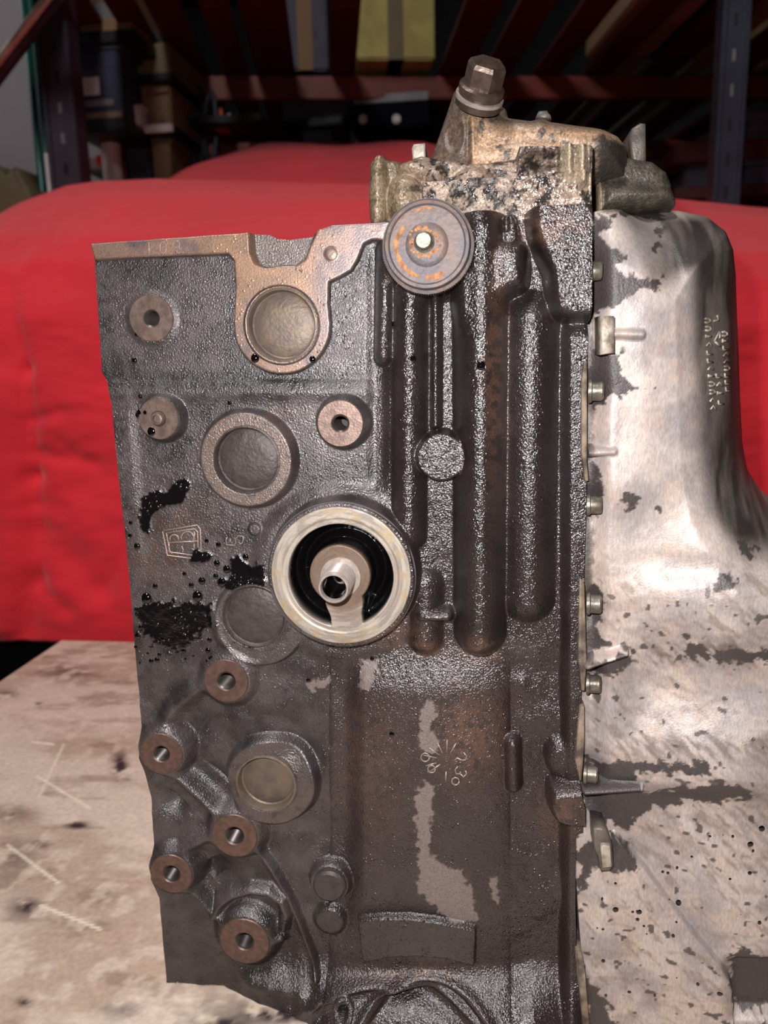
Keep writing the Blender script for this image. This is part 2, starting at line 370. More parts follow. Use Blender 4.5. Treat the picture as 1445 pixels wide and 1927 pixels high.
    h = h + 3.5 * ss(14, -14, (px - np.interp(py, [1590, 1690, 1790, 1835], [478, 540, 582, 600]))) * ss(1590, 1640, py) * ss(250, 420, px) * -1
    # flare at the foot, ring housing and plate
    hb = np.interp(px, [300, 420, 500, 560, 600, 640, 1000, 1060, 1100], [0, 1, 15, 21, 30, 34, 34, 18, 8])
    h = np.maximum(h, 0) * 0 + h + hb * ss(1790, 1880, py - .02 * (px - 600)) * .92
    h = h + 4 * np.exp(-((py - 1838) / 12) ** 2) * ss(440, 480, px) * ss(600, 570, px)
    s = sdpoly(X, Z, [C(x, y, 10) for x, y in [(672, 1729), (715, 1722), (770, 1720), (830, 1728), (896, 1746), (894, 1815), (840, 1797), (780, 1792), (730, 1795), (682, 1810)]])
    h = h + 5 * ss(-.0003, .0008, s)
    c0 = C(750, 2085, 15); d0 = np.hypot(X - c0[0], Z - c0[1]); r0 = rad(750, 1900, 283, 15)
    m = ss(560, 610, px) * ss(1000, 930, px)
    h = h + m * (4.5 * np.exp(-((d0 - r0) / .0022) ** 2) - 3 * np.exp(-((d0 - r0 + .007) / .003) ** 2))
    c1 = C(808, 2030, 30); d1 = np.hypot(X - c1[0], Z - c1[1]); r1 = rad(808, 1900, 176, 30)
    h = h + 3 * np.exp(-((d1 - r1) / .0016) ** 2) - 14 * ss(r1 - .001, r1 - .009, d1)
    c2 = C(645, 1905, 25); d2 = np.hypot(X - c2[0], Z - c2[1]); h = h + 3 * ss(.007, .0055, d2) - 9 * ss(.0032, .0022, d2)
    # machined pad and notch
    s = sdpoly(X, Z, PADW); t = ss(-.0006, .0003, s); h = h * (1 - t) + PADTOP * t
    ns = sdpoly(X, Z, [C(x, y, 0) for x, y in [(470, 425), (474, 478), (482, 498), (500, 505), (530, 500), (556, 500), (574, 488), (584, 462), (598, 425)]])
    t = ss(-.0002, .001, ns); h = h * (1 - t) - 5 * t
    for bx, by, br, bt, hr, kd in BOSS:
        c = C(bx, by, bt); d = np.hypot(X - c[0], Z - c[1]); r0 = rad(bx, by, br, bt)
        t = ss(r0 * (1.5 if kd in 'bc' else 1.25), r0 * .97, d); h = h * (1 - t) + (bt - .9) * t
        h = np.where(d < r0 * .6, bt - 30, h)
    for gx, gy, gr, gt, dp in ((530, 612, 66, 4, 10), (463, 866, 62, 9, 9), (478, 1160, 60, 5, 6), (500, 1476, 55, 8, 10), (640, 1085, 118, 17, 26)):
        c = C(gx, gy, gt); d = np.hypot(X - c[0], Z - c[1]); r0 = rad(gx, gy, gr, gt)
        h = np.where(d < r0, gt - dp, h)
    return h * S
def blk(X, Z, sd):
    h = HB(X, Z); px, py = proj(X, -h, Z); n = len(X)
    n1 = fbm(X, Z, .012, 20, 5); n2 = fbm(X, Z, .003, 30, 4); n3 = fbm(X, Z * .4, .02, 40, 4)
    col = mixc(flat(n, lin(44, 39, 40)), flat(n, lin(70, 62, 62)), ss(.3, .7, n1))
    wet = .42 + .3 * ss(.4, .6, n2)
    wetz = ss(690, 740, px + 40 * (n1 - .5)) * ss(1320, 1180, py + 80 * (n1 - .5)) ; wetz = np.maximum(wetz, ss(1180, 1250, py) * ss(560, 640, px) * .55)
    wetz = np.maximum(wetz, .85 * ss(880, 960, px) * ss(1200, 1300, py)); wetz = np.maximum(wetz, .8 * ss(560, 640, px) * ss(1420, 1240, py) * ss(1180, 1240, py)); wetz = np.maximum(wetz, .7 * ss(1690, 1760, py))
    col = mixc(col, flat(n, lin(30, 23, 22)), wetz * .8)
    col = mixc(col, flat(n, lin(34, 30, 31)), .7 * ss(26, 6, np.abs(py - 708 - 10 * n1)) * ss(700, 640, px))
    wet = wet * (1 - wetz) + .92 * wetz; grain = np.full(n, .75); grain = np.where(wetz > .5, .95, grain)
    met = np.full(n, .12)
    lo = ss(600, 680, px) * ss(1220, 1290, py); col = mixc(col, flat(n, lin(42, 31, 32)), .6 * lo); wet = np.maximum(wet, .75 * lo)
    # brown tints
    for (bx, by, rx, ry, am) in ((935, 700, 20, 200, .7), (880, 1380, 60, 80, .75), (905, 1225, 40, 22, .8), (800, 1222, 34, 16, .7), (1040, 430, 60, 30, .7), (300, 1050, 60, 40, .45), (340, 980, 60, 60, .35), (520, 850, 30, 60, .4), (740, 1190, 50, 30, .6), (700, 1430, 60, 120, .35), (540, 460, 40, 30, .5), (530, 775, 60, 14, .3), (780, 1830, 90, 12, .7), (1060, 1530, 40, 40, .5)):
        g = .7 * am * np.exp(-((px - bx) / rx) ** 2 - ((py - by) / ry) ** 2) * ss(.25, .6, n2)
        col = mixc(col, flat(n, lin(112, 78, 60)), np.clip(g, 0, 1))
    for (ax_, ay_, ra, rb_, cc, am) in ((462, 866, 60, 86, (122, 104, 94), .7), (508, 1476, 54, 82, (92, 80, 76), .6), (486, 1172, 60, 84, (92, 80, 76), .5)):
        c = C(ax_, ay_, 8); d = np.hypot(X - c[0], Z - c[1]) / rad(ax_, ay_, 1, 8); t = ss(ra - 2, ra + 2, d) * ss(rb_ + 1, rb_ - 3, d) * am * ss(.2, .5, n2)
        col = mixc(col, flat(n, lin(*cc)), t); grain = grain * (1 - .4 * t); met = met + .2 * t
    # dry patches
    for P in DRYP:
        s = sdpoly(px, py, P) + 22 * (n2 - .5); t = ss(-2, 3, s)
        col = mixc(col, flat(n, lin(112, 99, 94)), t); wet = wet * (1 - t) + .25 * t; grain = grain * (1 - .5 * t)
    # machined pad
    s = sdpoly(X, Z, PADW); t = ss(-.0002, .0003, s)
    mc = mixc(flat(n, lin(138, 112, 98)), flat(n, lin(100, 89, 89)), ss(.38, .62, n1)); mc = mixc(mc, flat(n, lin(156, 120, 88)), .5 * ss(.5, .65, n3) * ss(640, 560, px))
    tb = t * ss(560, 700, px) * .5
    mc = mixc(mc, flat(n, lin(120, 106, 106)), tb * 1.2)
    col = mixc(col, mc, t); wet = wet * (1 - t) + .5 * t; grain = grain * (1 - t) + .16 * t; met = met * (1 - t) + .5 * t
    ns = ss(470, 474, px) * ss(590, 580, px) * ss(508, 500, py) * (1 - t); col = mixc(col, flat(n, lin(96, 86, 80)), ns * .7)
    # outer rim left edge worn
    # ring housing
    for P in OILP:
        s = sdpoly(px, py, P) + (44 if len(P) == 9 and P[0][0] == 262 else 20) * (n2 - .5); t = ss(-1.5, 1.5, s)
        col = mixc(col, flat(n, lin(14, 11, 12)), t); wet = np.maximum(wet, t); grain = grain * (1 - .8 * t); met = met * (1 - t); h = h + t * .0006 * (1 + .8 * n1)
    gz = ss(1130, 1180, py) * ss(1260, 1220, py) * ss(430, 380, px); wet = np.maximum(wet, .9 * gz)
    h = h + .0003 * wetz * (fbm(X, Z, .0035, 60, 3) - .5) * 2
    return h, col, np.stack([np.clip(wet, 0, 1), met, grain], 1)
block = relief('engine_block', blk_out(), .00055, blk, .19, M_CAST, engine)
hb1 = lambda px, py: HB(np.array([C(px, py, 3)[0]]), np.array([C(px, py, 3)[1]]))[0]
def onb(px, py, up=0.0):                           # a point of the block's surface seen at a pixel
    hh = 0
    for _ in range(4): p = U(px, py, -hh); hh = float(HB(np.array([p[0]]), np.array([p[2]]))[0])
    return Vector((p[0], -hh - up, p[2]))
# bosses
for bx, by, br, bt, hr, kd in BOSS:
    r = rad(bx, by, br, bt); rh = rad(bx, by, hr, bt); c = U(bx, by, -bt * S); pr = [(r * .99, -.006), (r * .99, -.0006), (r * .96, 0), (rh * 1.12, 0), (rh, -.0006)]
    if kd == 'p': pr += [(rh, .0002), (rh * .8, .0026), (rh * .55, .0028), (rh * .5, .001)]
    else:
        ph = [(rh, -.0006)]
        for k in range(16): ph += [(rh * .84, -.0012 - k * .0013), (rh, -.0018 - k * .0013)]
        ph += [(rh * .8, -.024)]
        lathe('threaded_hole', ph, 32, M_THR, block, c)
    lathe('mounting_boss', pr, 48, {'a': M_MACH, 'p': M_MACH, 'b': M_MACHB, 'c': M_MACHB}[kd], block, c, cap=(kd == 'p'))
    if kd == 'c':
        pass
# core plugs
def plug(px, py, r, top, depth, mat, ring=0):
    c = U(px, py, -top * S); R1 = rad(px, py, r, top); d = depth * S
    pr = [(R1 * 1.10, -.004), (R1 * 1.10, -.0002), (R1 * 1.02, .0002), (R1 * 1.0, -.0004), (R1 * .98, -d), (R1 * .93, -d - .0006), (R1 * .86, -d), (R1 * .5, -d + .0006), (.0006, -d + .0008)]
    lathe('core_plug', pr, 72, mat, block, c)
plug(530, 612, 62, PADTOP, 5, M_PLUG); plug(463, 866, 59, 9, 4.5, M_PLUGD); plug(478, 1160, 57, 5, 1.0, M_PLUGD); plug(500, 1476, 52, 8, 5.5, M_PLUG)
c = U(530, 612, -PADTOP * S); r = rad(530, 612, 73, 4)
lathe('plug_ring', [(r * 1.0, -.001), (r * 1.0, .0005), (r * .97, .0008), (r * .95, .0002)], 72, M_PLUGD, block, c, cap=False)
c = U(623, 478, -PADTOP * S); r = rad(623, 478, 12, 4)
lathe('dowel_pin', [(r * 1.25, -.002), (r * 1.25, .0001), (r * 1.02, .0002), (r, .0008), (r * .7, .0012), (.0003, .0010)], 24, M_MACH, block, c)
c = U(620, 1665, -.0075); r = rad(620, 1665, 31, 7)
lathe('dark_cap', [(r, -.003), (r, .001), (r * .85, .0026), (r * .6, .0022), (.0005, .0024)], 32, M_PLUGD, block, c)
c = U(830, 861, -.0155); r = rad(830, 861, 41, 15)
# ---- oil filter seat, its own casting relief
sc_ = U(640, 1085, -.018); RS = rad(640, 1085, 142, 18)
def seatf(X, Z, sd):
    dx = X - sc_[0]; dz = Z - sc_[2]; d = np.hypot(dx, dz); k = RS / 142; ang = np.degrees(np.arctan2(-dz, dx)) # 90 = down
    n = len(X); h = np.full(n, 18.0); n1 = fbm(X, Z, .006, 70, 4); n2 = fbm(ang * .00002 + X * .2, d, .0012, 75, 3)
    e0 = 132 + 1.5 * np.sin(np.radians(ang) * 3)
    h -= 2.2 * ss(132 * k, 136 * k, d); h += .5 * ss(112 * k, 109 * k, d) * -1
    # C shaped groove
    cc = (3, 0); gx = dx; gz_ = dz
    d2 = np.hypot(gx, gz_); rin = 57 * k; rout = 101 * k
    dh = np.hypot(dx + 1 * k, dz - 2 * k)
    aa = (ang - 84 + 180) % 360 - 180            # 0 = centre of the web (down)
    half = np.degrees(np.arctan2(30 * k, np.maximum(d2, 1e-5)))
    gs = np.minimum(np.minimum(d2 - 0, rout - d2) , dh - rin)
    web = (np.abs(aa) * np.pi / 180) * d2 - 30 * k - 8 * k * ss(85 * k, 60 * k, d2)
    gs = np.minimum(gs, web)
    g = ss(0, 6 * k, gs)
    h -= g * (13 + 6 * ss(6 * k, 24 * k, gs))
    h = h - 6 * ss(36 * k, 33 * k, dh) * 0
    col = mixc(flat(n, lin(166, 156, 144)), flat(n, lin(138, 128, 118)), ss(.35, .65, n2)); col = mixc(col, flat(n, lin(160, 140, 108)), ss(.5, .7, n1) * ss(100 * k, 125 * k, d) * .8)
    col = mixc(col, flat(n, lin(96, 74, 58)), .85 * ss(70 * k, 60 * k, d))
    col = mixc(col, flat(n, lin(78, 70, 70)), ss(131 * k, 134 * k, d + .0008 * (n1 - .5)))
    wb = ss(100 * k, 60 * k, d) * ss(35, 10, np.abs(aa)); col = mixc(col, flat(n, lin(122, 100, 84)), wb * .7)
    gg = ss(0, 2.5 * k, gs); col = mixc(col, flat(n, lin(9, 8, 9)), gg)
    h = h + gg * .5 * fbm(X, Z, .002, 90, 2)
    return h * S, col, np.stack([.35 + .6 * gg, .35 * (1 - gg), .3 + .9 * gg], 1)
circ = [(sc_[0] + RS * math.cos(a * math.pi / 60), sc_[2] + RS * math.sin(a * math.pi / 60)) for a in range(120)]
relief('filter_seat', circ, .0004, seatf, .002, M_SEAT, block, label='pale machined ring with a black oily groove')
c = U(641, 1086, -.018); r = rad(641, 1086, 37, 18); r2 = rad(628, 1098, 31, 40)
pr = [(r * 1.02, -.001), (r * 1.02, .0008), (r2 * .9, .0010)]
nz_ = .021
for k in range(11): z0 = .002 + k * .0015; pr += [(r2, z0), (r2 * .93, z0 + .00075)]
pr += [(r2 * .95, nz_ - .002), (r2 * .97, nz_ - .001), (r2 * .9, nz_), (r2 * .8, nz_), (r2 * .76, nz_ - .0008), (r2 * .76, .001)]
lathe('threaded_nipple', pr, 48, M_STEEL, block, c, label='bright threaded steel tube')
lathe('nipple_bore', [(r2 * .75, nz_ - .003), (r2 * .74, .0025), (.0003, .002)], 32, M_OIL_BORE, block, c)  # black lining stands in for the shade inside the open tube
# ---- round cap with stud
c = U(803, 460, -.034); r = rad(803, 460, 82, 34)
capo = lathe('round_cap', [(r * 1.05, -.013), (r * 1.08, -.011), (r * 1.08, -.007), (r * 1.0, -.0065), (r, -.001), (r * .97, 0), (r * .9, .0002), (r * .86, -.0008), (r * .5, -.0009), (r * .42, .0001), (r * .3, .0002), (.0005, .0002)], 96, M_CAP, engine, c, label='round grey rust-stained metal cap')
lathe('cap_stem', [(r * .9, -.024), (r * .9, -.009)], 48, M_RUBBER, capo, c)
cs = U(797, 453, -.038); rs = rad(797, 453, 16, 38)
lathe('centre_stud', [(rs * 1.25, -.006), (rs * 1.25, -.0035), (rs, -.003), (rs, .0012), (rs * .85, .002), (.0003, .002)], 28, M_BOLT, capo, cs)
kn = [] ; 
for k in range(60):
    a = math.pi * (-.95 + 1.0 * k / 60); kn.append([(c[0] + r * 1.09 * math.cos(a), c[1] + .0075, c[2] + r * 1.09 * math.sin(a)), (c[0] + r * 1.09 * math.cos(a), c[1] + .0105, c[2] + r * 1.09 * math.sin(a))])
tubes('knurling', kn, .0006, M_RUBBER, capo, 5)
def rustarc(a0, a1, ra, wd, seed):
    rnd = random.Random(seed); V = []; Fc = []; n = 40
    for i in range(n + 1):
        a = math.radians(a0 + (a1 - a0) * i / n); e = min(1, 6 * min(i, n - i) / n) ; w1 = wd * e * (.4 + rnd.random()); w2 = wd * e * (.4 + rnd.random())
        for q in (ra - w1, ra + w2): V.append((c[0] + q * math.cos(a), c[1] - .00012 + (.0007 if .52 * r < q < .86 * r else 0), c[2] + q * math.sin(a)))
    for i in range(n): Fc.append((2 * i, 2 * i + 2, 2 * i + 3, 2 * i + 1))
    return V, Fc
RV = []; RF = []
for a in ((150, 262, r * .72, r * .055, 1), (264, 304, r * .74, r * .06, 2), (75, 115, r * .8, r * .03, 5), (140, 165, r * .66, r * .05, 6)):
    v, f_ = rustarc(*a); b0 = len(RV); RV += v; RF += [tuple(i + b0 for i in q) for q in f_]
for k in range(26):
    a = k / 26 * 2 * math.pi; q = r * random.uniform(.26, .38); s_ = r * random.uniform(.03, .06); b0 = len(RV)
    for j in range(6): RV.append((cs[0] + q * math.cos(a) + s_ * math.cos(j * 1.05), c[1] - .0005, cs[2] + q * math.sin(a) + s_ * math.sin(j * 1.05)))
    RF.append(tuple(range(b0, b0 + 6))[::-1])
mk('rust_scale', RV, RF, M_RUST, capo, False, label='orange flaking rust')
# ---- raised and stamped marks
def strokes(name, lines, up, r, mat, closed=(), **p):
    out = []
    for ln in lines: out.append([onb(x, y, up) for x, y in ln])
    return tubes(name, out, r, mat, block, 5, **p)
def arc(cx, cy, r, a0, a1, n=10, ry=None): return [(cx + r * math.cos(math.radians(a0 + (a1 - a0) * i / n)), cy - (ry or r) * math.sin(math.radians(a0 + (a1 - a0) * i / n))) for i in range(n + 1)]
strokes('stamped_number', [[(280, 456), (281, 478), (278, 477)], arc(307, 466, 6, 0, 360, 16, 11), arc(332, 460, 6.5, -20, 340, 14, 6.5) , [(338, 459), (339, 474)], [(332, 474), (336, 477), (339, 474)]], .00002, .00022, M_RIM, label='stamped number 109')
strokes('cast_emblem', [[(307, 999), (371, 988), (377, 995), (379, 1040), (372, 1052), (315, 1045), (306, 1000)], [(314, 1003), (367, 995), (372, 1001), (373, 1035), (367, 1045), (320, 1039), (313, 1003)],
                        [(317, 1021), (372, 1018)], arc(328, 1014, 8, -20, 200), arc(353, 1012, 12, 200, -60), [(318, 1020), (318, 1037)], [(342, 1028), (345, 1034), (343, 1041)], [(360, 1032), (368, 1036)], [(365, 1024), (366, 1034)], [(366, 1000), (366, 1017)]], .00005, .0004, M_RIM, label='cast shield-shaped emblem')
strokes('cast_number', [[(428, 1010), (425, 1016), (426, 1025), (440, 1026), (444, 1022), (443, 1014), (449, 1008), (458, 1010), (457, 1021), (452, 1024), (449, 1019)], [(433, 1013), (434, 1019), (431, 1020)]], .00004, .00035, M_RIM)
dl = []
for a, l0, l1 in ((88, 14, 38), (60, 14, 36), (118, 14, 36), (145, 16, 40), (168, 18, 44), (215, 14, 38), (268, 22, 42), (196, 20, 40)):
    dl.append([(840 + l0 * math.cos(math.radians(a)), 1430 - l0 * math.sin(math.radians(a))), (840 + l1 * math.cos(math.radians(a)), 1430 - l1 * math.sin(math.radians(a)))])
dl += [[(856, 1431), (860, 1426), (868, 1430), (876, 1430), (878, 1422), (872, 1416)], [(862, 1442), (856, 1448), (858, 1456), (866, 1456), (866, 1452)], [(866, 1456), (872, 1462), (878, 1456), (876, 1450)], arc(857, 1470, 7, 0, 360, 12), arc(800, 1425, 8, 0, 360, 12), arc(812, 1447, 7, 0, 360, 12)]
strokes('casting_date_dial', dl, .00005, .00045, M_RIM, label='raised date dial with rays and numerals')
# ---- oil droplets (each one)
dm = None
def droplet(px, py, r, flatk=.6):
    global dm
    if dm is None:
        V = []; Fc = []; n = 12
        for i in range(5):
            t = math.radians(-12 + 25 * i)
            for k in range(n): a = 2 * math.pi * k / n; V.append((math.cos(t) * math.cos(a), -math.sin(t), math.cos(t) * math.sin(a)))
        V.append((0, -1, 0))
        for i in range(4):
            for k in range(n): k2 = (k + 1) % n; Fc.append((i * n + k, i * n + k2, (i + 1) * n + k2, (i + 1) * n + k))
        for k in range(n): Fc.append((4 * n + k, 4 * n + (k + 1) % n, 5 * n))
        o = mk('oil_droplet', V, Fc, M_OIL_BORE, block); dm = o
    else:
        o = dm.copy(); COL.objects.link(o); o.parent = block
    s = rad(px, py, r); p = onb(px, py); o.location = p; o.scale = (s, s * flatk, s * 1.1); return o
for d_ in ((258, 1028, 6), (246, 984, 4), (245, 1008, 4), (292, 1103, 5), (347, 1080, 4), (380, 1093, 7), (408, 1060, 6), (427, 1071, 7.5), (411, 1025, 5), (389, 1018, 4), (406, 1084, 5), (418, 1096, 9), (372, 1122, 10), (276, 1126, 10),
           (462, 1048, 6), (456, 1168, 6), (470, 1144, 3), (360, 1101, 5), (253, 678, 5), (258, 628, 5), (264, 746, 4), (480, 674, 8), (588, 676, 6), (740, 610, 7), (777, 675, 6), (905, 688, 8), (510, 560, 3), (355, 1210, 5), (700, 1240, 4), (500, 1500, 2.5), (580, 1280, 4), (737, 1382, 5), (432, 758, 4), (300, 604, 3), (274, 776, 6), (290, 776, 5), (286, 812, 9), (304, 770, 6)):
    droplet(*d_)
rnd = random.Random(5)
for k in range(26):
    droplet(rnd.uniform(255, 400), rnd.uniform(1150, 1250), rnd.uniform(2, 6))
# ------------------------------------------------------------------ oil pan
POUT = [(1106, 396, -8), (1150, 391, -4), (1200, 384, 4), (1246, 374, 22), (1290, 384, 44), (1335, 404, 56), (1366, 434, 60), (1381, 470, 60), (1386, 520, 60), (1388, 600, 60), (1393, 720, 60), (1398, 830, 60), (1408, 885, 60),
        (1428, 920, 60), (1462, 950, 60), (1520, 985, 60), (1600, 1010, 60), (1700, 1020, 60)]
PL = [(1104, 2060), (1100, 1927), (1090, 1750), (1083, 1640), (1083, 1570), (1092, 1480), (1094, 1300), (1099, 1100), (1104, 900), (1105, 680), (1107, 600)]
pp = [U(x, y, Y * S) for x, y, Y in POUT]
PW = [(p[0], p[2]) for p in pp] + [(pp[-1][0], .0)] + [(U(1098, 1900, -.008)[0], .0)] + [(lambda p: (p[0], p[2]))(U(x, y, -.008)) for x, y in PL[1:]]
EDGE = PW[1:len(pp)]
def edged(X, Z):
    d = np.full(X.shape, 9.0)
    for i in range(len(EDGE) - 1): d = np.minimum(d, seg(X, Z, EDGE[i], EDGE[i + 1]))
    return d
GRIME = [[(1110, 400), (1235, 395), (1250, 420), (1190, 400), (1160, 410), (1128, 440), (1150, 460), (1175, 480), (1160, 500), (1180, 520), (1240, 525), (1240, 545), (1190, 550), (1165, 575), (1130, 585), (1108, 600)],
         [(1106, 640), (1160, 665), (1175, 650), (1165, 690), (1150, 715), (1230, 730), (1180, 740), (1150, 745), (1130, 765), (1108, 790)], [(1235, 430), (1255, 425), (1250, 460), (1232, 470)],
         [(1105, 870), (1125, 880), (1140, 930), (1120, 960), (1102, 970)], [(1100, 1100), (1125, 1100), (1140, 1120), (1128, 1180), (1150, 1215), (1110, 1225)], [(1110, 1250), (1195, 1222), (1198, 1242), (1150, 1265), (1110, 1290)],
         [(1290, 1200), (1320, 1205), (1340, 1230), (1445, 1215), (1500, 1220), (1500, 1250), (1400, 1245), (1330, 1248), (1290, 1235)], [(1350, 1090), (1370, 1075), (1390, 1100), (1375, 1115), (1350, 1108)],
         [(1095, 1430), (1200, 1435), (1330, 1440), (1330, 1455), (1200, 1455), (1210, 1490), (1390, 1475), (1415, 1480), (1412, 1500), (1300, 1510), (1215, 1525), (1180, 1560), (1120, 1540), (1095, 1520)],
         [(1150, 1560), (1190, 1600), (1210, 1640), (1170, 1640), (1120, 1640), (1085, 1680), (1083, 1600)], [(1375, 1785), (1500, 1800), (1500, 1885), (1400, 1895), (1375, 1880)], [(1102, 1840), (1150, 1890), (1160, 1960), (1110, 1960)],
         [(1225, 950), (1245, 950), (1240, 962), (1228, 960)], [(1390, 1020), (1420, 1030), (1410, 1055), (1395, 1040)], [(1175, 930), (1200, 935), (1190, 955), (1165, 950)]]
def HP(X, Z):
    px, py = proj(X, np.full_like(X, -.01), Z)
    e = edged(X, Z); h = np.full(X.shape, 10.0)
    Wd = .026 + .026 * ss(1150, 1290, px); k = np.clip(1 - e / Wd, 0, 1)
    wt = ss(410, 470, py)                          # near the top the wall is crisper
    h -= (14 + 58 * ss(1150, 1270, px)) * (.62 * k ** 1.35 + .38 * k ** 5)
    h += 3 * ss(1105, 1160, px) * ss(1290, 1200, px) * ss(1000, 900, py)
    h -= 5 * ss(1150, 1112, px) * ss(1600, 1500, py)                      # falls to the flange
    h += 10 * ss(900, 1040, py) * ss(1180, 1400, px) 
    h += 5 * np.cos((py - 1130) / 48) * ss(1030, 1100, py) * ss(1560, 1480, py) * ss(1120, 1250, px)
    h -= 4 * ss(1455, 1500, py)
    h += 3 * ss(1600, 1700, py)
    h -= 8 * ss(1775, 1800, py) * ss(1340, 1390, px) * ss(1900, 1880, py)
    # dents between the bolt lugs
    for yy in (500, 560, 735, 950, 1140, 1285, 1455):
        h -= 5 * np.exp(-((px - 1112) / 26) ** 2 - ((py - yy) / 30) ** 2)
    def bar(a, b, w, top):
        nonlocal h
        d = seg(X, Z, C(*a, 14), C(*b, 14)); rw = rad(1150, 800, w, 14); h = smax(h, np.where(d < rw, -2 + (top + 2) * np.sqrt(np.clip(1 - (d / rw) ** 2, 0, 1)), -300), 1.5)
    bar((1104, 852), (1155, 850), 13, 17); bar((1104, 1252), (1176, 1228), 12, 18); bar((1100, 1488), (1205, 1482), 12, 17); bar((1150, 628), (1205, 630), 14, 20)
    s = sdpoly(px, py, [(1158, 1570), (1210, 1625), (1300, 1735), (1345, 1785), (1366, 1820), (1372, 1860), (1370, 1895), (1330, 1990), (1080, 1990), (1080, 1640)])
    h = h + 7 * ss(-1.5, 3, s) * ss(1120, 1170, px + (py - 1600) * .3)
    h += .5 * (fbm(X, Z, .03, 5) - .5) * 4
    return h * S
def panf(X, Z, sd):
    h = HP(X, Z); px, py = proj(X, -h, Z); n = len(X); e = edged(X, Z)
    n1 = fbm(X, Z, .02, 120, 5); n2 = fbm(X * 1.0, Z, .004, 130, 4); n3 = fbm(X + Z, (X - Z) * .3, .004, 140, 4); n4 = fbm(X, Z * .22, .012, 150, 4); n5 = fbm(X * .3, Z, .006, 160, 4)
    col = mixc(flat(n, lin(178, 166, 158)), flat(n, lin(152, 143, 141)), ss(.35, .65, n1))
    col = mixc(col, flat(n, lin(184, 160, 142)), .35 * ss(.52, .68, fbm(X, Z, .012, 170, 4)))
    col = mixc(col, flat(n, lin(120, 106, 96)), .55 * ss(.58, .72, n3) * ss(1000, 1100, py)); col = mixc(col, flat(n, lin(126, 110, 98)), .35 * ss(.55, .7, n5) * ss(1000, 1100, py))
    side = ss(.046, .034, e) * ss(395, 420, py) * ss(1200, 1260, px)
    col = mixc(col, mixc(flat(n, lin(104, 97, 92)), flat(n, lin(52, 46, 44)), ss(.35, .62, n4)), side * ss(1080, 1000, py))  # shade of the receding side wall put into the colour as darker tones
    band = np.exp(-((py - 1228 - 8 * np.sin(px / 60)) / 26) ** 2) * ss(1180, 1260, px) + .8 * np.exp(-((py - 1405) / 25) ** 2) * ss(1100, 1200, px) + .5 * np.exp(-((py - 1560) / 40) ** 2) * ss(1150, 1250, px)
    col = mixc(col, flat(n, lin(104, 92, 84)), np.clip(band * ss(.38, .6, n3) * .9, 0, 1))
    dk = np.zeros(n)
    for P in GRIME: dk = np.maximum(dk, ss(-2, 2, sdpoly(px, py, P) + 34 * (n2 - .5) + 22 * (n3 - .5)))
    sp = ss(.76, .8, fbm(X, Z, .0045, 180, 2)) ; dk = np.maximum(dk, sp * .9 * ss(1080, 1140, py))
    dk = np.maximum(dk, .9 * ss(1122, 1108, px + 16 * (n2 - .5)) * ss(1290, 1240, py)); 
    dk = np.maximum(dk, ss(404, 388, py + 14 * (n2 - .5)))
    col = mixc(col, flat(n, lin(62, 56, 55)), dk)
    col = mixc(col, flat(n, lin(96, 76, 62)), .5 * ss(.2, .6, dk) * ss(.9, .5, dk))
    wet = .42 - .1 * dk + .1 * n1; met = .15 * (1 - dk)
    return h, col, np.stack([wet, met, .5 + .9 * dk], 1)
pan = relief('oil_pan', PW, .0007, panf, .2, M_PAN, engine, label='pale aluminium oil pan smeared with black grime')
def onp(px, py, up=0.0):
    hh = .01
    for _ in range(6): p = U(px, py, -hh); hh = .5 * hh + .5 * float(HP(np.array([p[0]]), np.array([p[2]]))[0])
    return Vector((p[0], -hh - up, p[2]))
# pan bolts (axis along the pan flange's normal) and lugs
for bx, by, rr in ((1103, 511, 19), (1107, 736, 20), (1104, 950, 18), (1104, 1136, 19), (1103, 1286, 18), (1098, 1456, 17)):
    c = U(bx, by, -.010); r = rad(bx, by, rr, 10)
    lathe('pan_bolt', [(r * 1.15, 0), (r * 1.15, .0015), (r * .95, .002), (r * .95, .0066), (r * .82, .0076), (r * .5, .0076), (r * .45, .006)], 24, M_BOLT, pan, c, axis=(1, -.12, 0))
def slab(name, P, Yf, Yb, bev, mat, parent, it=0, **props):
    """closed outline traced at its own depth, with rounded front edge"""
    P = [(lambda q: (q[0], q[2]))(U(x, y, Yf)) for x, y in P]
    if it: P = smooth_poly(P, it)
    A = sum(P[i][0] * P[(i + 1) % len(P)][1] - P[(i + 1) % len(P)][0] * P[i][1] for i in range(len(P)))
    if A < 0: P = P[::-1]
    n = len(P); N = []
    for i in range(n):
        a = np.array(P[i - 1]); b = np.array(P[(i + 1) % n]); t = b - a; t /= np.linalg.norm(t) + 1e-12; N.append((-t[1], t[0]))
    V = []; Fc = []; rings = [(0, Yb), (0, Yf + bev), (.13 * bev, Yf + .5 * bev), (.5 * bev, Yf + .13 * bev), (bev, Yf)]
    for ins, y in rings:
        for i in range(n): V.append((P[i][0] + N[i][0] * ins, y, P[i][1] + N[i][1] * ins))
    for k in range(len(rings) - 1):
        for i in range(n): j = (i + 1) % n; Fc.append((k * n + i, k * n + j, (k + 1) * n + j, (k + 1) * n + i))
    Fc.append(tuple((len(rings) - 1) * n + i for i in range(n))); Fc.append(tuple(range(n))[::-1])
    return mk(name, V, Fc, mat, parent, True, **props)
M_LUG = simple('bare_aluminium_lug', (176, 166, 152), .5, .3, .0004, 400, .45, 120, (110, 98, 84))
M_DARKAL = simple('grimy_dark_aluminium', (74, 68, 64), .45, .2, .0006, 300, .4, 90, (104, 96, 84))
slab('pan_lug', [(1129, 594), (1157, 594), (1157, 664), (1129, 668)], -.024, 0, .0018, M_LUG, pan)
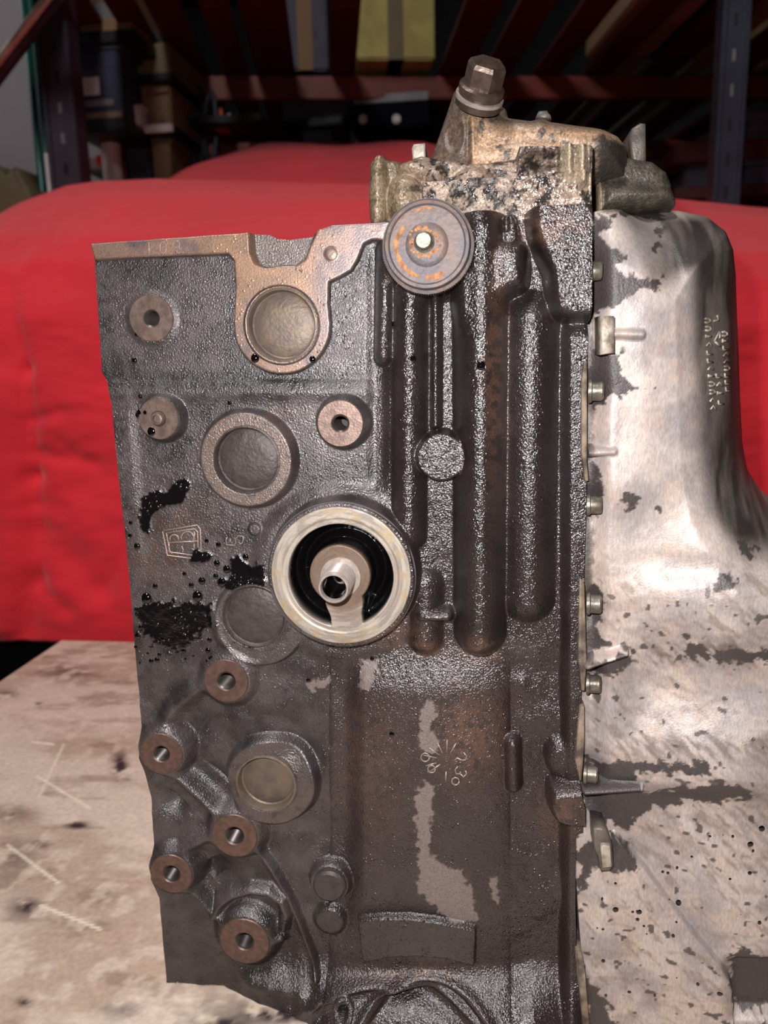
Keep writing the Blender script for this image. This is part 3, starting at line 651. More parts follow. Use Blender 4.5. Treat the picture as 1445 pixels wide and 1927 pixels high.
slab('pan_clip', [(1117, 1560), (1140, 1560), (1152, 1590), (1155, 1630), (1148, 1640), (1130, 1640), (1126, 1615), (1118, 1600)], -.021, 0, .0016, M_DARKAL, pan)
slab('clip_tab', [(1131, 1592), (1148, 1592), (1152, 1632), (1132, 1634)], -.024, 0, .001, M_LUG, pan)
slab('gasket', [(1098, 680), (1105, 680), (1105, 870), (1108, 905), (1100, 905), (1094, 850), (1094, 720)], -.0135, .1, .0008, M_GASKET, pan)
slab('gasket', [(1092, 1090), (1100, 1100), (1104, 1240), (1101, 1300), (1094, 1300), (1088, 1240)], -.0135, .1, .0008, M_GASKET, pan)
slab('gasket', [(1092, 1330), (1100, 1330), (1100, 1400), (1095, 1470), (1090, 1470), (1082, 1430), (1086, 1390)], -.0135, .1, .0008, M_GASKET, pan)
slab('gasket', [(1088, 1820), (1100, 1820), (1112, 1960), (1098, 1960)], -.026, .1, .0008, M_GASKET, pan)
slab('dark_gasket', [(1104, 405), (1110, 405), (1110, 600), (1104, 606)], -.020, .1, .0006, M_RUBBER, pan)
# cast lettering on the pan's side
LT = []
def glyphs(x0, y0, x1, y1, n, seed, sz=5):
    rg = random.Random(seed)
    for i in range(n):
        t = (i + .5) / n; x = x0 + (x1 - x0) * t; y = y0 + (y1 - y0) * t
        k = rg.randint(0, 3)
        if k == 0: LT.append([(x - sz, y - sz * .7), (x - sz, y + sz * .7), (x + sz, y + sz * .7)])
        elif k == 1: LT.append([(x - sz, y - sz * .6), (x, y - sz * .8), (x + sz, y - sz * .5), (x + sz, y + sz * .5), (x, y + sz * .8), (x - sz, y + sz * .6)])
        elif k == 2: LT.append([(x - sz, y), (x + sz, y)]); LT.append([(x - sz, y - sz * .7), (x - sz, y + sz * .7)])
        else: LT.append([(x - sz, y + sz * .7), (x - sz * .2, y - sz * .7), (x + sz, y + sz * .6)])
glyphs(1331, 596, 1343, 775, 12, 3); glyphs(1364, 622, 1372, 738, 9, 4); glyphs(1352, 698, 1358, 765, 4, 6)
LT += [[(1343, 604), (1352, 603), (1350, 593)], [(1354, 624), (1345, 642), (1355, 636), (1354, 624)], [(1346, 643), (1356, 652)]]
tubes('cast_lettering', [[onp(x, y, .0001) for x, y in l] for l in LT], .0006, M_LUG, pan, 5)
# grime drops on the pan
for k in range(34):
    rg = random.Random(50 + k); x = rg.uniform(1110, 1440); y = rg.uniform(1540, 1890)
    o = dm.copy(); o.name = 'grime_spot'; COL.objects.link(o); o.parent = pan; s = rad(x, y, rg.choice([2, 3, 3, 4, 6])); o.location = onp(x, y); o.scale = (s, s * .3, s * rg.uniform(.8, 1.4))
# ------------------------------------------------------------------ front cover on top
def mott(X, Z, n, light=(186, 152, 122), dark=(60, 52, 46), amt=.5, seed=200, sc=.006):
    a = fbm(X, Z, sc, seed, 5); b = fbm(X, Z, sc * .3, seed + 7, 4)
    col = mixc(flat(n, lin(*light)), flat(n, lin(*light) * .6), ss(.4, .6, b)); return mixc(col, flat(n, lin(*dark)), ss(amt + .05, amt - .05, a * .6 + b * .4)), b
def PWf(P, Y): return [(lambda q: (q[0], q[2]))(U(x, y, Y)) for x, y in P]
TW = [(796, 310), (815, 260), (832, 212), (850, 162), (862, 146), (880, 142), (930, 168), (955, 188), (960, 206), (1000, 214), (1018, 207), (1030, 209), (1040, 217), (1085, 226), (1140, 234), (1170, 244), (1186, 264), (1192, 300), (1190, 335), (1080, 345), (960, 352), (860, 352), (796, 340)]
def towf(X, Z, sd):
    px, py = proj(X, np.full_like(X, .03), Z); n = len(X)
    r = .016; e = np.clip(sd / r, 0, 1); h = -30 - 20 * (1 - np.sqrt(1 - (1 - e) ** 2))
    h += 7 * ss(880, 890, px) * ss(1190, 1120, px) * ss(200, 240, py) + 6 * np.exp(-((px - 868) / 22) ** 2) * ss(330, 250, py)
    h -= 3 * ss(.006, .003, np.hypot((px - 855) / 18, (py - 255) / 32) * .005) * 1.0
    h += 4 * np.exp(-((py - 250 - (px - 960) * .1) / 26) ** 2) * ss(940, 1000, px)
    col, b = mott(X, Z, n, (178, 144, 112), (66, 56, 48), .40, 210)
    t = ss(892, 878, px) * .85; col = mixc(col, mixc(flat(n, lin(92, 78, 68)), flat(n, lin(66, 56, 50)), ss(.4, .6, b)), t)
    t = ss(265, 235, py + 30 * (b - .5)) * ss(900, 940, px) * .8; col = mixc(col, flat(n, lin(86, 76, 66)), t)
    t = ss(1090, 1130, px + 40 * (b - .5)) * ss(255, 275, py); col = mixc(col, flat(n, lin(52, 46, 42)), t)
    return h * S, col, np.stack([np.full(n, .4), np.full(n, .1), np.full(n, .5)], 1)
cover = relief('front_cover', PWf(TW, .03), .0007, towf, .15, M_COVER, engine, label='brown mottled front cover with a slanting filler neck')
BS = [(690, 305), (694, 294), (712, 290), (742, 294), (758, 300), (775, 290), (790, 284), (830, 292), (900, 300), (970, 290), (976, 275), (1040, 270), (1062, 276), (1100, 276), (1112, 290), (1114, 330), (1108, 412), (1000, 420), (860, 425), (735, 428), (698, 424), (690, 400)]
def basf(X, Z, sd):
    px, py = proj(X, np.full_like(X, .01), Z); n = len(X)
    e = np.clip(sd / .006, 0, 1); h = -14 - 8 * (1 - np.sqrt(1 - (1 - e) ** 2))
    def bl(cx, cy, rx, ry, top):
        nonlocal h
        q = 1 - ((px - cx) / rx) ** 2 - ((py - cy) / ry) ** 2; h = smax(h, np.where(q > 0, -22 + (22 + top) * np.sqrt(np.clip(q, 0, 1)), -40), 1.5)
    bl(712, 370, 22, 95, -4); bl(762, 375, 42, 55, 0); bl(785, 318, 46, 24, -6); bl(892, 342, 46, 34, -2); bl(818, 330, 26, 26, -6)
    s = sdpoly(px, py, [(795, 348), (850, 345), (1000, 335), (1060, 330), (1110, 330), (1110, 425), (795, 425)]); h = h * (1 - ss(-2, 4, s)) + np.maximum(h, 2) * ss(-2, 4, s)
    s = sdpoly(px, py, [(975, 282), (1110, 280), (1110, 345), (975, 345)]); h = np.where(s > 0, smax(h, -2 + 0 * h, 2), h)
    def pit(cx, cy, rx, ry, dp):
        nonlocal h
        h = h - dp * np.exp(-((px - cx) / rx) ** 2 - ((py - cy) / ry) ** 2)
    pit(1020, 308, 26, 16, 8); pit(1056, 300, 8, 30, 4); pit(860, 385, 18, 14, 3)
    h = h + 5 * np.exp(-((px - 1066) / 7) ** 2) * ss(355, 335, py) + 6 * np.exp(-((px - 1090) / 7) ** 2) * ss(375, 350, py) + 3 * np.exp(-((px - 1110) / 4) ** 2)
    h = h + .8 * (fbm(X, Z, .004, 260, 3) - .5) * 2
    col, b = mott(X, Z, n, (168, 146, 128), (48, 42, 38), .47, 230, .005)
    t = ss(800, 760, px) * .6; col = mixc(col, flat(n, lin(120, 104, 78)), t); t = ss(940, 985, px) * ss(370, 320, py) * .8; col = mixc(col, flat(n, lin(34, 30, 30)), t * ss(.75, .45, b))
    for cx in (1064, 1090): col = mixc(col, flat(n, lin(176, 158, 134)), np.exp(-((px - cx) / 9) ** 2) * ss(365, 345, py) * ss(274, 284, py))
    wet = .35 + .5 * ss(.5, .3, b) ; wet = np.maximum(wet, .85 * ss(940, 985, px))
    return h * S, col, np.stack([np.clip(wet, 0, 1), np.full(n, .1), np.full(n, .9)], 1)
relief('cover_flange', PWf(BS, .01), .0006, basf, .15, M_COVER, cover)
slab('cover_ear', [(1184, 262), (1190, 240), (1205, 230), (1216, 232), (1217, 305), (1190, 310)], .045, .1, .002, M_DARKAL, cover)
slab('cover_ear', [(776, 300), (774, 278), (778, 270), (800, 268), (800, 300)], .04, .08, .0015, M_LUG, cover)
slab('cover_lug', [(1008, 220), (1014, 207), (1030, 206), (1038, 222)], .045, .08, .002, M_DARKAL, cover)
ARCH = [(1118, 298), (1180, 298), (1225, 306), (1252, 326), (1262, 350), (1264, 395), (1118, 410)]
def archf(X, Z, sd):
    px, py = proj(X, np.full_like(X, .05), Z); n = len(X); e = np.clip(sd / .008, 0, 1)
    h = -38 - 14 * (1 - np.sqrt(1 - (1 - e) ** 2)) + 8 * ss(340, 372, py - (px - 1130) * .12) + 5 * ss(1128, 1120, px)
    col, b = mott(X, Z, n, (84, 76, 66), (62, 56, 50), .45, 250); col = mixc(col, flat(n, lin(160, 140, 118)), ss(1128, 1120, px) * .8)
    return h * S, col, np.stack([np.full(n, .45), np.full(n, .2), np.full(n, .6)], 1)
relief('pan_end_arch', PWf(ARCH, .05), .0008, archf, .14, M_COVER, pan)
# drain plug with hexagon head
ax = Vector((.27, -.66, .80)).normalized(); base = Vector(U(902, 184, .022))
r = L(900, 184, .03, 43)
pl = lathe('filler_plug', [(r * 1.0, -.004), (r * 1.0, .0), (r * .93, .0004), (r * .93, .003), (r * 1.0, .0034), (r * 1.0, .0056), (r * .9, .0066), (.0005, .0066)], 40, M_HEX, cover, base, axis=ax)
lathe('plug_washer', [(r * 1.06, -.0005), (r * 1.06, .0012), (r * .95, .0014)], 40, M_STEEL, cover, base, axis=ax, cap=False)
def hexp(q, h): return (q, h)
hx = lathe('hexagon_head', [(r * .84, .006), (r * .84, .0152), (r * .74, .0172), (r * .3, .0174), (.0005, .017)], 6, M_HEX, cover, base, axis=ax, smooth=False)
# ------------------------------------------------------------------ bench
bench = empty('workbench', (0, 0, 0), label='worn pale wooden workbench top stained with oil under the engine', category='workbench')
gx = np.arange(-.616, .62, .002); gy = np.arange(-.5, .602, .002); XX, YY = np.meshgrid(gx, gy); n = XX.size; x = XX.ravel(); y = YY.ravel()
px, py = proj(x, y, np.zeros(n))
a = fbm(x * .45, y, .06, 300, 5); b = fbm(x, y, .012, 310, 4); c_ = fbm(x * .35, y, .02, 320, 5)
col = mixc(flat(n, lin(210, 192, 174)), flat(n, lin(182, 160, 140)), ss(.42, .64, a)); col = mixc(col, flat(n, lin(140, 116, 98)), .6 * ss(.57, .72, c_))
col = mixc(col, flat(n, lin(222, 204, 184)), .5 * ss(.5, .3, b))
for (bx, by, rx, ry, am) in ((226, 1440, 16, 26, 1), (75, 1588, 14, 7, 1.2), (145, 1552, 22, 8, 1), (50, 1705, 30, 18, .9), (50, 1885, 18, 9, 1), (72, 1325, 10, 4, .9), (130, 1265, 40, 22, .5), (25, 1610, 40, 30, .5), (540, 1905, 110, 22, 1.1), (420, 1925, 60, 14, .9), (230, 1900, 40, 20, .5), (20, 1530, 40, 16, .5), (10, 1305, 25, 8, .7)):
    g = am * np.exp(-((px - bx) / rx) ** 2 - ((py - by) / ry) ** 2) * ss(.3, .6, b) * 1.2; col = mixc(col, flat(n, lin(48, 36, 40)), np.clip(g, 0, 1))
for (s0, s1, wd) in (((70, 1460), (170, 1520), 2.0), ((15, 1590), (110, 1660), 2.4), ((75, 1702), (190, 1748), 2.6), ((120, 1400), (72, 1500), 1.5), ((60, 1395), (100, 1400), 2)):
    col = mixc(col, flat(n, lin(236, 226, 204)), ss(wd + 1.5, wd - 1, seg(px, py, s0, s1)) * .9)
dk = ss(.0, .035, 0.02 - (x + .46)) * 0
ny, nx_ = XX.shape; idx = np.arange(n).reshape(ny, nx_); q = np.stack([idx[:-1, :-1].ravel(), idx[:-1, 1:].ravel(), idx[1:, 1:].ravel(), idx[1:, :-1].ravel()], 1)
mk('bench_top', np.stack([x, y, np.full(n, -.0004) + .0004 * (a - 1)], 1), q, M_BENCH, bench, True, col, np.stack([np.full(n, .35), np.zeros(n), .6 + 0 * x], 1))
M_WOOD = simple('bench_wood', (120, 98, 76), .7, 0, .001, 40, .4, 9); M_BLK = simple('dark_steel', (30, 29, 32), .5, .3, .0005, 60)
box('bench_board', (-.616, -.5, -.045), (.618, .60, -.0012), M_WOOD, bench, .002)
for sx in (-.57, .57):
    for sy in (-.45, .55): box('leg', (sx - .035, sy - .035, -.8), (sx + .035, sy + .035, -.045), M_BLK, bench, .004)
# ------------------------------------------------------------------ covered car
M_RED = simple('red_car_cover', (230, 38, 52), .8, 0, .0008, 160, .12, 4, spec=.3)
_b = M_RED.node_tree.nodes['Principled BSDF']; _b.inputs['Sheen Weight'].default_value = .35; _b.inputs['Sheen Roughness'].default_value = .5; _b.inputs['Sheen Tint'].default_value = (1, .8, .8, 1)
us = np.arange(-1.55, 2.1, .008)
prof = [(.80, -.012), (.775, -.01)]
sil = [(-600, 470), (-200, 420), (0, 372), (60, 352), (130, 337), (300, 330), (700, 341), (1265, 368), (1445, 386), (1900, 420), (2600, 520)]
sil2 = [(100, 345), (250, 334), (280, 326), (380, 292), (500, 266), (800, 262), (1050, 300), (1200, 372), (1500, 400), (3000, 500)]
Yh = 1.45; Yc = 2.35
def pxat(X, Y, z=.6): return proj(X, np.full_like(X, Y), np.full_like(X, z))[0]
zh = np.array([U(p, np.interp(p, [s[0] for s in sil], [s[1] for s in sil]) + 3, 1.25)[2] for p in pxat(us, 1.25, .6)])
zh2 = np.array([U(p, np.interp(p, [s[0] for s in sil2], [s[1] for s in sil2]), Yc)[2] for p in pxat(us, Yc, 1.0)])
vs = np.linspace(0, 1, 330); Vv = []
YYv = np.zeros((len(vs), len(us))); ZZv = np.zeros_like(YYv); XXv = np.tile(us, (len(vs), 1))
side = ss(-.80, -1.2, us) * .25 + ss(.9, 1.4, us) * .3
for j, v in enumerate(vs):
    pY = np.interp(v, [0, .25, .42, .50, .56, .64, .72, .82, .92, 1.0], [.655, .69, .73, .78, .85, 1.05, 1.25, 1.65, Yc, 3.0])
    fr = np.interp(v, [0, .25, .42, .50, .56, .64, .72, .82, .92, 1.0], [0, .45, .64, .72, .785, .91, 1.0, 1.05, 1.1, 1.1])
    cab = np.interp(v, [0, .82, .92, 1], [0, 0, 1, .97])
    base = -.024 + (zh + .024) * fr
    ZZv[j] = base * (1 - cab) + np.maximum(zh2, base) * cab; YYv[j] = pY + side * (1 - .3 * v)
k_ = np.ones(5) / 5
for i in range(len(us)):
    for _ in range(3): ZZv[2:-2, i] = np.convolve(ZZv[:, i], k_, 'valid'); YYv[2:-2, i] = np.convolve(YYv[:, i], k_, 'valid')
P_, Q_ = proj(XXv, YYv, ZZv)
dy = np.zeros_like(YYv)
for (a0, b0, wd, am) in (((18, 540), (45, 700), 9, .010), ((45, 700), (58, 900), 9, .012), ((58, 900), (66, 1100), 10, .012), ((66, 1100), (40, 1190), 14, .012), ((66, 480), (130, 350), 8, -.004), ((18, 540), (66, 480), 8, -.004),
                         ((60, 790), (110, 775), 8, .009), ((75, 855), (170, 875), 9, .010), ((110, 835), (130, 850), 8, .007), ((100, 520), (220, 580), 16, .007), ((80, 1010), (190, 1110), 18, .012), ((190, 1110), (240, 1030), 12, .007),
                         ((90, 1120), (130, 1150), 8, .008), ((60, 600), (170, 620), 22, -.006), ((0, 720), (20, 1180), 16, -.016), ((60, 950), (110, 960), 10, .006), ((140, 920), (200, 890), 14, .005), ((20, 470), (90, 440), 12, .004),
                         ((180, 385), (240, 420), 10, .004), ((1400, 700), (1420, 1000), 30, .01)):
    d = seg(P_, Q_, a0, b0); dy += am * .85 * np.exp(-(d / (wd * 1.7)) ** 2)
dy += .02 * (fbm(XXv, ZZv, .25, 400, 4) - .5) + .006 * (fbm(XXv, ZZv * 2, .05, 410, 3) - .5)
cabm = np.clip((YYv - 1.7) / .5, 0, 1); ZZv += cabm * .006 * np.sin((XXv * 1.0 + YYv * .5) * 16)
nn = XXv.size; idx = np.arange(nn).reshape(XXv.shape); q = np.stack([idx[:-1, :-1].ravel(), idx[:-1, 1:].ravel(), idx[1:, 1:].ravel(), idx[1:, :-1].ravel()], 1)
car = empty('covered_car', (0, .9, -.8), label='car parked behind the workbench under a bright red cloth cover', category='car')
o = mk('car_cover', np.stack([XXv.ravel(), (YYv + dy).ravel() - .9, ZZv.ravel() + .8], 1), q, M_RED, car, True, label='bright red fabric cover')
sm = o.modifiers.new('thick', 'SOLIDIFY'); sm.thickness = .003; sm.offset = -1
o = box('car_body', (-1.2, .05, .22), (1.6, 2.2, .72), M_BLK, car, .06)
for sx in (-1.0, 1.4):
    lathe('tyre', [(.1, 0), (.31, .0), (.33, .03), (.33, .17), (.31, .2), (.1, .2)], 32, M_RUBBER, car, (sx, .6, .33), axis=(1 if sx < 0 else -1, 0, 0))
# ------------------------------------------------------------------ room
M_WALL = simple('grey_wall', (136, 130, 134), .85, 0, .001, 30, .1, 2); M_FLOOR = simple('dark_concrete', (62, 58, 58), .8, 0, .001, 30); M_CEIL = simple('dark_ceiling', (48, 46, 50), .9)
for nm, lo, hi, mt in (('floor', (-4, -2.5, -.9), (5, 6.2, -.8), M_FLOOR), ('wall_back', (-4, 6.2, -.8), (5, 6.3, 3.2), M_CEIL), ('wall_left', (-4.1, -2.5, -.8), (-4, 6.2, 3.2), M_WALL), ('wall_right', (5, -2.5, -.8), (5.1, 6.2, 3.2), M_CEIL),
                       ('ceiling', (-4, -2.5, 3.2), (5, 6.2, 3.3), M_CEIL), ('wall_front', (-4, -2.6, -.8), (5, -2.5, 3.2), M_CEIL)):
    box(nm, lo, hi, mt, kind='structure')
def bx(name, x0, y0, x1, y1, Y, dep, mat, parent=None, bev=.004, **p):
    a = U(x0, y0, Y); b = U(x1, y1, Y); return box(name, (min(a[0], b[0]), Y, min(a[2], b[2])), (max(a[0], b[0]), Y + dep, max(a[2], b[2])), mat, parent, bev, **p)
# light grey partition visible at the far left
bx('wall_partition', -500, -700, 250, 700, 3.6, .08, M_WALL, kind='structure')
bx('wall_partition_foot', -500, 100, 250, 2200, 3.62, .06, M_WALL, kind='structure')
M_POST = simple('dark_purple_steel_post', (62, 54, 66), .6, .05, .0006, 40, .3, 12); M_GREEN = simple('green_rod', (24, 92, 84), .35, .2, 0); M_CARD = simple('cardboard', (132, 104, 76), .8, 0, .0006, 40, .15, 5)
M_OLIVE = simple('olive_cardboard', (112, 104, 76), .8, 0, .0006, 40, .15, 5); M_NAVY = simple('navy_case', (46, 48, 72), .6, 0, .0004, 60); M_LABEL = simple('paper_label', (214, 208, 204), .7, 0); M_WHITE = simple('white_plastic', (214, 208, 200), .6, 0)
M_ORANGE = simple('orange_rack_steel', (196, 84, 30), .5, .1, 0, var=.3, vscale=8); M_SLAT = simple('dark_red_slat', (76, 18, 18), .6, 0, .0005, 40, .35, 5); M_BEAM = simple('dull_orange_beam', (118, 42, 24), .6, 0, 0, var=.4, vscale=4)
M_CREAM = simple('cream_brace', (232, 222, 196), .5, 0, 0, var=.3, vscale=20); M_BLUE = simple('blue_grey_post', (62, 65, 78), .45, .4, .0004, 40); M_SL = simple('slate_box', (70, 68, 84), .7); M_GREY = simple('grey_plastic', (120, 118, 122), .6)
# left shelving unit: perforated posts, shelves and brace
def foot(o_px, Y): return U(o_px, 700, Y)[0]
sh = empty('shelving_unit', (0, 0, 0), label='dark steel shelving unit with a perforated front post and two laden shelves at left', category='shelf')
YS = 1.95
def post(name, px0, px1, Y, mat, parent, holes=True, top=3.0, dep=.06, ytop=0):
    x0 = U(px0, 200, Y)[0]; x1 = U(px1, 200, Y)[0]; wd = (x1 - x0)
    box(name, (x0, Y, -.8), (x1, Y + .004, top), mat, parent); box('post_flange', (x0 - .004, Y - .012, -.8), (x0 + wd * .12, Y + dep, top), mat, parent, .003); box('post_flange', (x1 - wd * .12, Y - .012, -.8), (x1 + .004, Y + dep, top), mat, parent, .003)
    if holes:
        z = .55
        while z < 1.6: box('slot', ((x0 + x1) / 2 - wd * .06, Y - .0015, z), ((x0 + x1) / 2 + wd * .06, Y + .001, z + .03), M_GREY if int(z * 100) % 3 == 0 else M_BLK, parent); z += .085
post('post', 86, 140, YS, M_POST, sh)
xb = U(335, 200, 2.9)[0]
bx('rear_post', 325, 85, 346, 420, 2.75, .05, simple('olive_post', (92, 88, 68), .5, .3), sh)
bx('shelf_board', 130, 226, 238, 244, 2.28, .44, M_BLK, sh); bx('shelf_board', 240, 238, 325, 252, 2.445, .4, M_BLK, sh); bx('shelf_board', 240, 141, 325, 150, 2.44, .4, M_BLK, sh); bx('shelf_board', 100, 65, 255, 76, 2.28, .45, M_BLK, sh)
bx('shelf_edge', 240, 237, 325, 247, 2.43, .015, M_WHITE, sh, .002)
bx('shelf_board', 100, 349, 330, 362, 2.42, .45, M_BLK, sh)
br = tubes('brace', [[U(-80, 245, 1.9), U(120, -20, 1.9)]], .019, M_POST, sh, 8); tubes('brace_edge', [[U(-80, 214, 1.87), U(110, -30, 1.87)]], .012, M_CREAM, sh, 8)
for i, (xx, rr) in enumerate(((68, .011), (80, .010))):
    a = U(xx, 220, 2.05); tubes('rod', [[(a[0] - .01 * (i == 0), 2.05, -.79), (a[0], 2.05, 2.2)]], rr, M_GREEN, None, 10, label=['green vertical rod nearest the wall at far left', 'green vertical rod right against the dark shelf post'][i], category='rod', group='green rods')
a = U(86, 280, 2.0); tubes('pipe', [[(a[0], 2.0, -.79), (a[0], 2.0, 1.05)]], .006, M_WHITE, None, 8, label='thin pale pipe between green rods and dark post', category='pipe')
def crate(name, label, x0, y0, x1, y1, Y, dep, mat, extra=None, cat='box'):
    e = empty(name, (0, 0, 0), label=label, category=cat)
    a = U(x0, y0, Y); b = U(x1, y1, Y); e.location = ((a[0] + b[0]) / 2, Y + dep / 2, min(a[2], b[2]))
    o = bx('body', x0, y0, x1, y1, Y, dep, mat, e, .006); o.location = -e.location
    return e, (lambda *q, **k: setattr(bx(*q, parent=e, **k), 'location', -e.location))
e, ad = crate('cardboard_box', 'flat brown cardboard box with open flap on the upper left shelf', 148, 36, 250, 64, 2.30, .4, M_CARD); ad('lid', 148, 10, 240, 34, 2.31, .3, M_GREY, bev=.004)
e, ad = crate('cardboard_box', 'pale brown cardboard box topmost in the stack at upper left', 158, -60, 236, 8, 2.34, .3, M_CARD)
e, ad = crate('storage_case', 'navy blue case with a white paper label beside the dark post', 140, 82, 232, 225, 2.3, .4, M_NAVY); ad('label_sheet', 145, 147, 188, 178, 2.297, .003, M_LABEL, bev=.0005); ad('stripe', 148, 190, 214, 198, 2.297, .003, M_GREY, bev=.0005); ad('trim', 145, 214, 230, 222, 2.296, .004, M_CARD, bev=.0005); ad('lid', 138, 80, 234, 92, 2.296, .41, M_NAVY, bev=.004)
e, ad = crate('cardboard_box', 'olive cardboard box stacked above the printed box at left', 240, 84, 322, 140, 2.45, .35, M_OLIVE); ad('tape', 276, 84, 284, 140, 2.448, .002, M_CARD, bev=.0005)
e, ad = crate('cardboard_box', 'brown printed cardboard box standing on the white shelf edge', 246, 160, 324, 235, 2.47, .35, M_CARD); ad('print', 276, 166, 316, 173, 2.458, .002, M_WOOD, bev=.0005); ad('print', 284, 212, 292, 222, 2.458, .002, M_WOOD, bev=.0005); ad('print', 300, 216, 308, 228, 2.458, .002, M_WOOD, bev=.0005)
e, ad = crate('plastic_tub', 'small white tub in front of the printed cardboard box', 248, 200, 268, 235, 2.40, .05, M_WHITE, cat='tub'); ad('lid', 247, 198, 269, 204, 2.398, .054, M_WHITE, bev=.002)
e, ad = crate('storage_bin', 'grey-blue bin on the lower left shelf', 238, 268, 284, 348, 2.5, .3, simple('slate_bin', (70, 70, 84), .6), cat='bin'); ad('rim', 236, 266, 286, 274, 2.495, .31, M_GREY, bev=.002)
e, ad = crate('cardboard_box', 'brown cardboard box on the lower shelf beside the olive post', 284, 264, 324, 348, 2.48, .3, M_CARD); ad('flap', 284, 260, 324, 268, 2.475, .3, M_OLIVE, bev=.001)
e, ad = crate('carton', 'low white and red carton lying on the lower left shelf', 148, 298, 192, 318, 2.44, .2, M_WHITE, cat='carton'); ad('lid', 180, 292, 194, 310, 2.435, .2, M_RED, bev=.002)
c = U(214, 345, 2.44); r = L(214, 300, 2.44, 17); hh = U(214, 270, 2.44)[2] - c[2]
ro = empty('paper_roll', (c[0], 2.44, c[2]), label='upright white paper roll on the lower left shelf', category='roll')
lathe('roll_body', [(r * .3, .0), (r, 0), (r, hh), (r * .35, hh), (r * .3, hh * .6)], 24, M_WHITE, ro, (0, 0, 0), axis=(0, 0, 1)); lathe('roll_core', [(r * .35, hh * .8), (r * .35, hh + .003), (r * .25, hh + .003), (r * .25, hh * .8)], 16, M_CARD, ro, (0, 0, 0), axis=(0, 0, 1))
# folded tarpaulin beside the wall
V = []; Fc = []
tp = [(-60, 330), (-20, 300), (2, 322), (10, 332), (24, 310), (30, 316), (42, 340), (58, 362), (62, 420), (-60, 420)]
slab('tarpaulin', tp, 1.95, 2.1, .012, M_OLIVE, None, 1, label='crumpled brown tarpaulin heaped against the grey wall at left', category='tarpaulin')
# wheel-like hoops and small things beside the shelf
for i, (cx_, cy_, rx) in enumerate(((372, 240, 12), (396, 245, 11))):
    c = U(cx_, cy_, 2.7); ring = [(c[0] + L(cx_, cy_, 2.7, rx) * math.cos(t * math.pi / 16), 2.7 + .03 * math.sin(t * math.pi / 16), c[2] + L(cx_, cy_, 2.7, 72 - i * 6) * math.sin(t * math.pi / 16)) for t in range(33)]
    tubes('hoop', [ring], .012, M_BLUE, None, 8, label=['grey hose hoop hanging next to the orange post', 'second grey hoop, nearer the orange cone'][i], category='hose', group='hoops by the shelf')
c = U(418, 246, 2.7); r = L(418, 246, 2.7, 12); co = empty('traffic_cone', (c[0], 2.7, c[2]), label='small orange cone behind the red car cover', category='cone')
lathe('cone_body', [(r * .9, 0), (r * .2, U(418, 206, 2.7)[2] - c[2])], 20, M_ORANGE, co, (0, 0, .004), axis=(0, 0, 1)); box('cone_base', (-r, -r, -.004), (r, r, .004), M_ORANGE, co, .001)
# pallet rack (turned relative to the engine)
ry = ray(625, 690); ry[2] = 0; ry /= np.linalg.norm(ry); rx_ = np.array([ry[1], -ry[0], 0])
ang = math.atan2(rx_[1], rx_[0])
rk = empty('pallet_rack', (0, 0, 0), label='orange and dark red pallet rack with a slatted deck above the covered car', category='rack')
P0 = U(625, 168, 2.9); rk.location = (P0[0], P0[1], 0); rk.rotation_euler = (0, 0, ang); zb = P0[2]
def loc2rack(px, py, z):                          # the point seen at a pixel at height z, in rack axes
    p = UZ(px, py, z) - np.array([P0[0], P0[1], 0]); return p @ rx_, p @ ry
box('beam', (-1.0, 0, zb - .035), (3.2, .04, zb + .05), M_BEAM, rk, .004)
box('beam', (-1.0, -1.3, zb - .035), (3.2, -1.26, zb + .05), M_BEAM, rk, .004)
box('beam', (-1.0, .9, zb - .05), (3.2, .94, zb + .04), M_BEAM, rk, .004)
M_PALE = simple('pale_deck_board', (120, 104, 84), .7, 0, .0005, 40, .3, 6)
for a_, b_ in ((200, 262), (285, 330), (345, 396), (424, 470), (484, 556), (622, 668), (824, 880), (905, 958), (1000, 1050), (1094, 1146), (1200, 1262), (1330, 1392), (1440, 1500), (1560, 1630), (1700, 1780)):
    xa = loc2rack(a_, 146, zb + .055)[0]; xe = loc2rack(b_, 146, zb + .055)[0]; box('slat', (xa, -1.35, zb + .055), (xe, 1.1, zb + .075), M_SLAT, rk, .003)
for a_, b_ in ((1152, 1180), (1276, 1306)):
    xa = loc2rack(a_, 146, zb + .055)[0]; xe = loc2rack(b_, 146, zb + .055)[0]; box('slat', (xa, -1.35, zb + .055), (xe, .9, zb + .075), M_PALE, rk, .003, label='pale bare board')
for xx in (-.93, 1.62): 
    box('upright', (xx, .0, -.8), (xx + .075, .07, 3.1), M_ORANGE if xx < 0 else M_BEAM, rk, .004)
    for k in range(5): box('slot', (xx + .03, -.002, zb - .3 + k * .1), (xx + .045, .002, zb - .26 + k * .1), M_BLK, rk)
box('lower_shelf', (-.8, .1, .62), (1.6, .9, .66), M_SLAT, rk, .003)
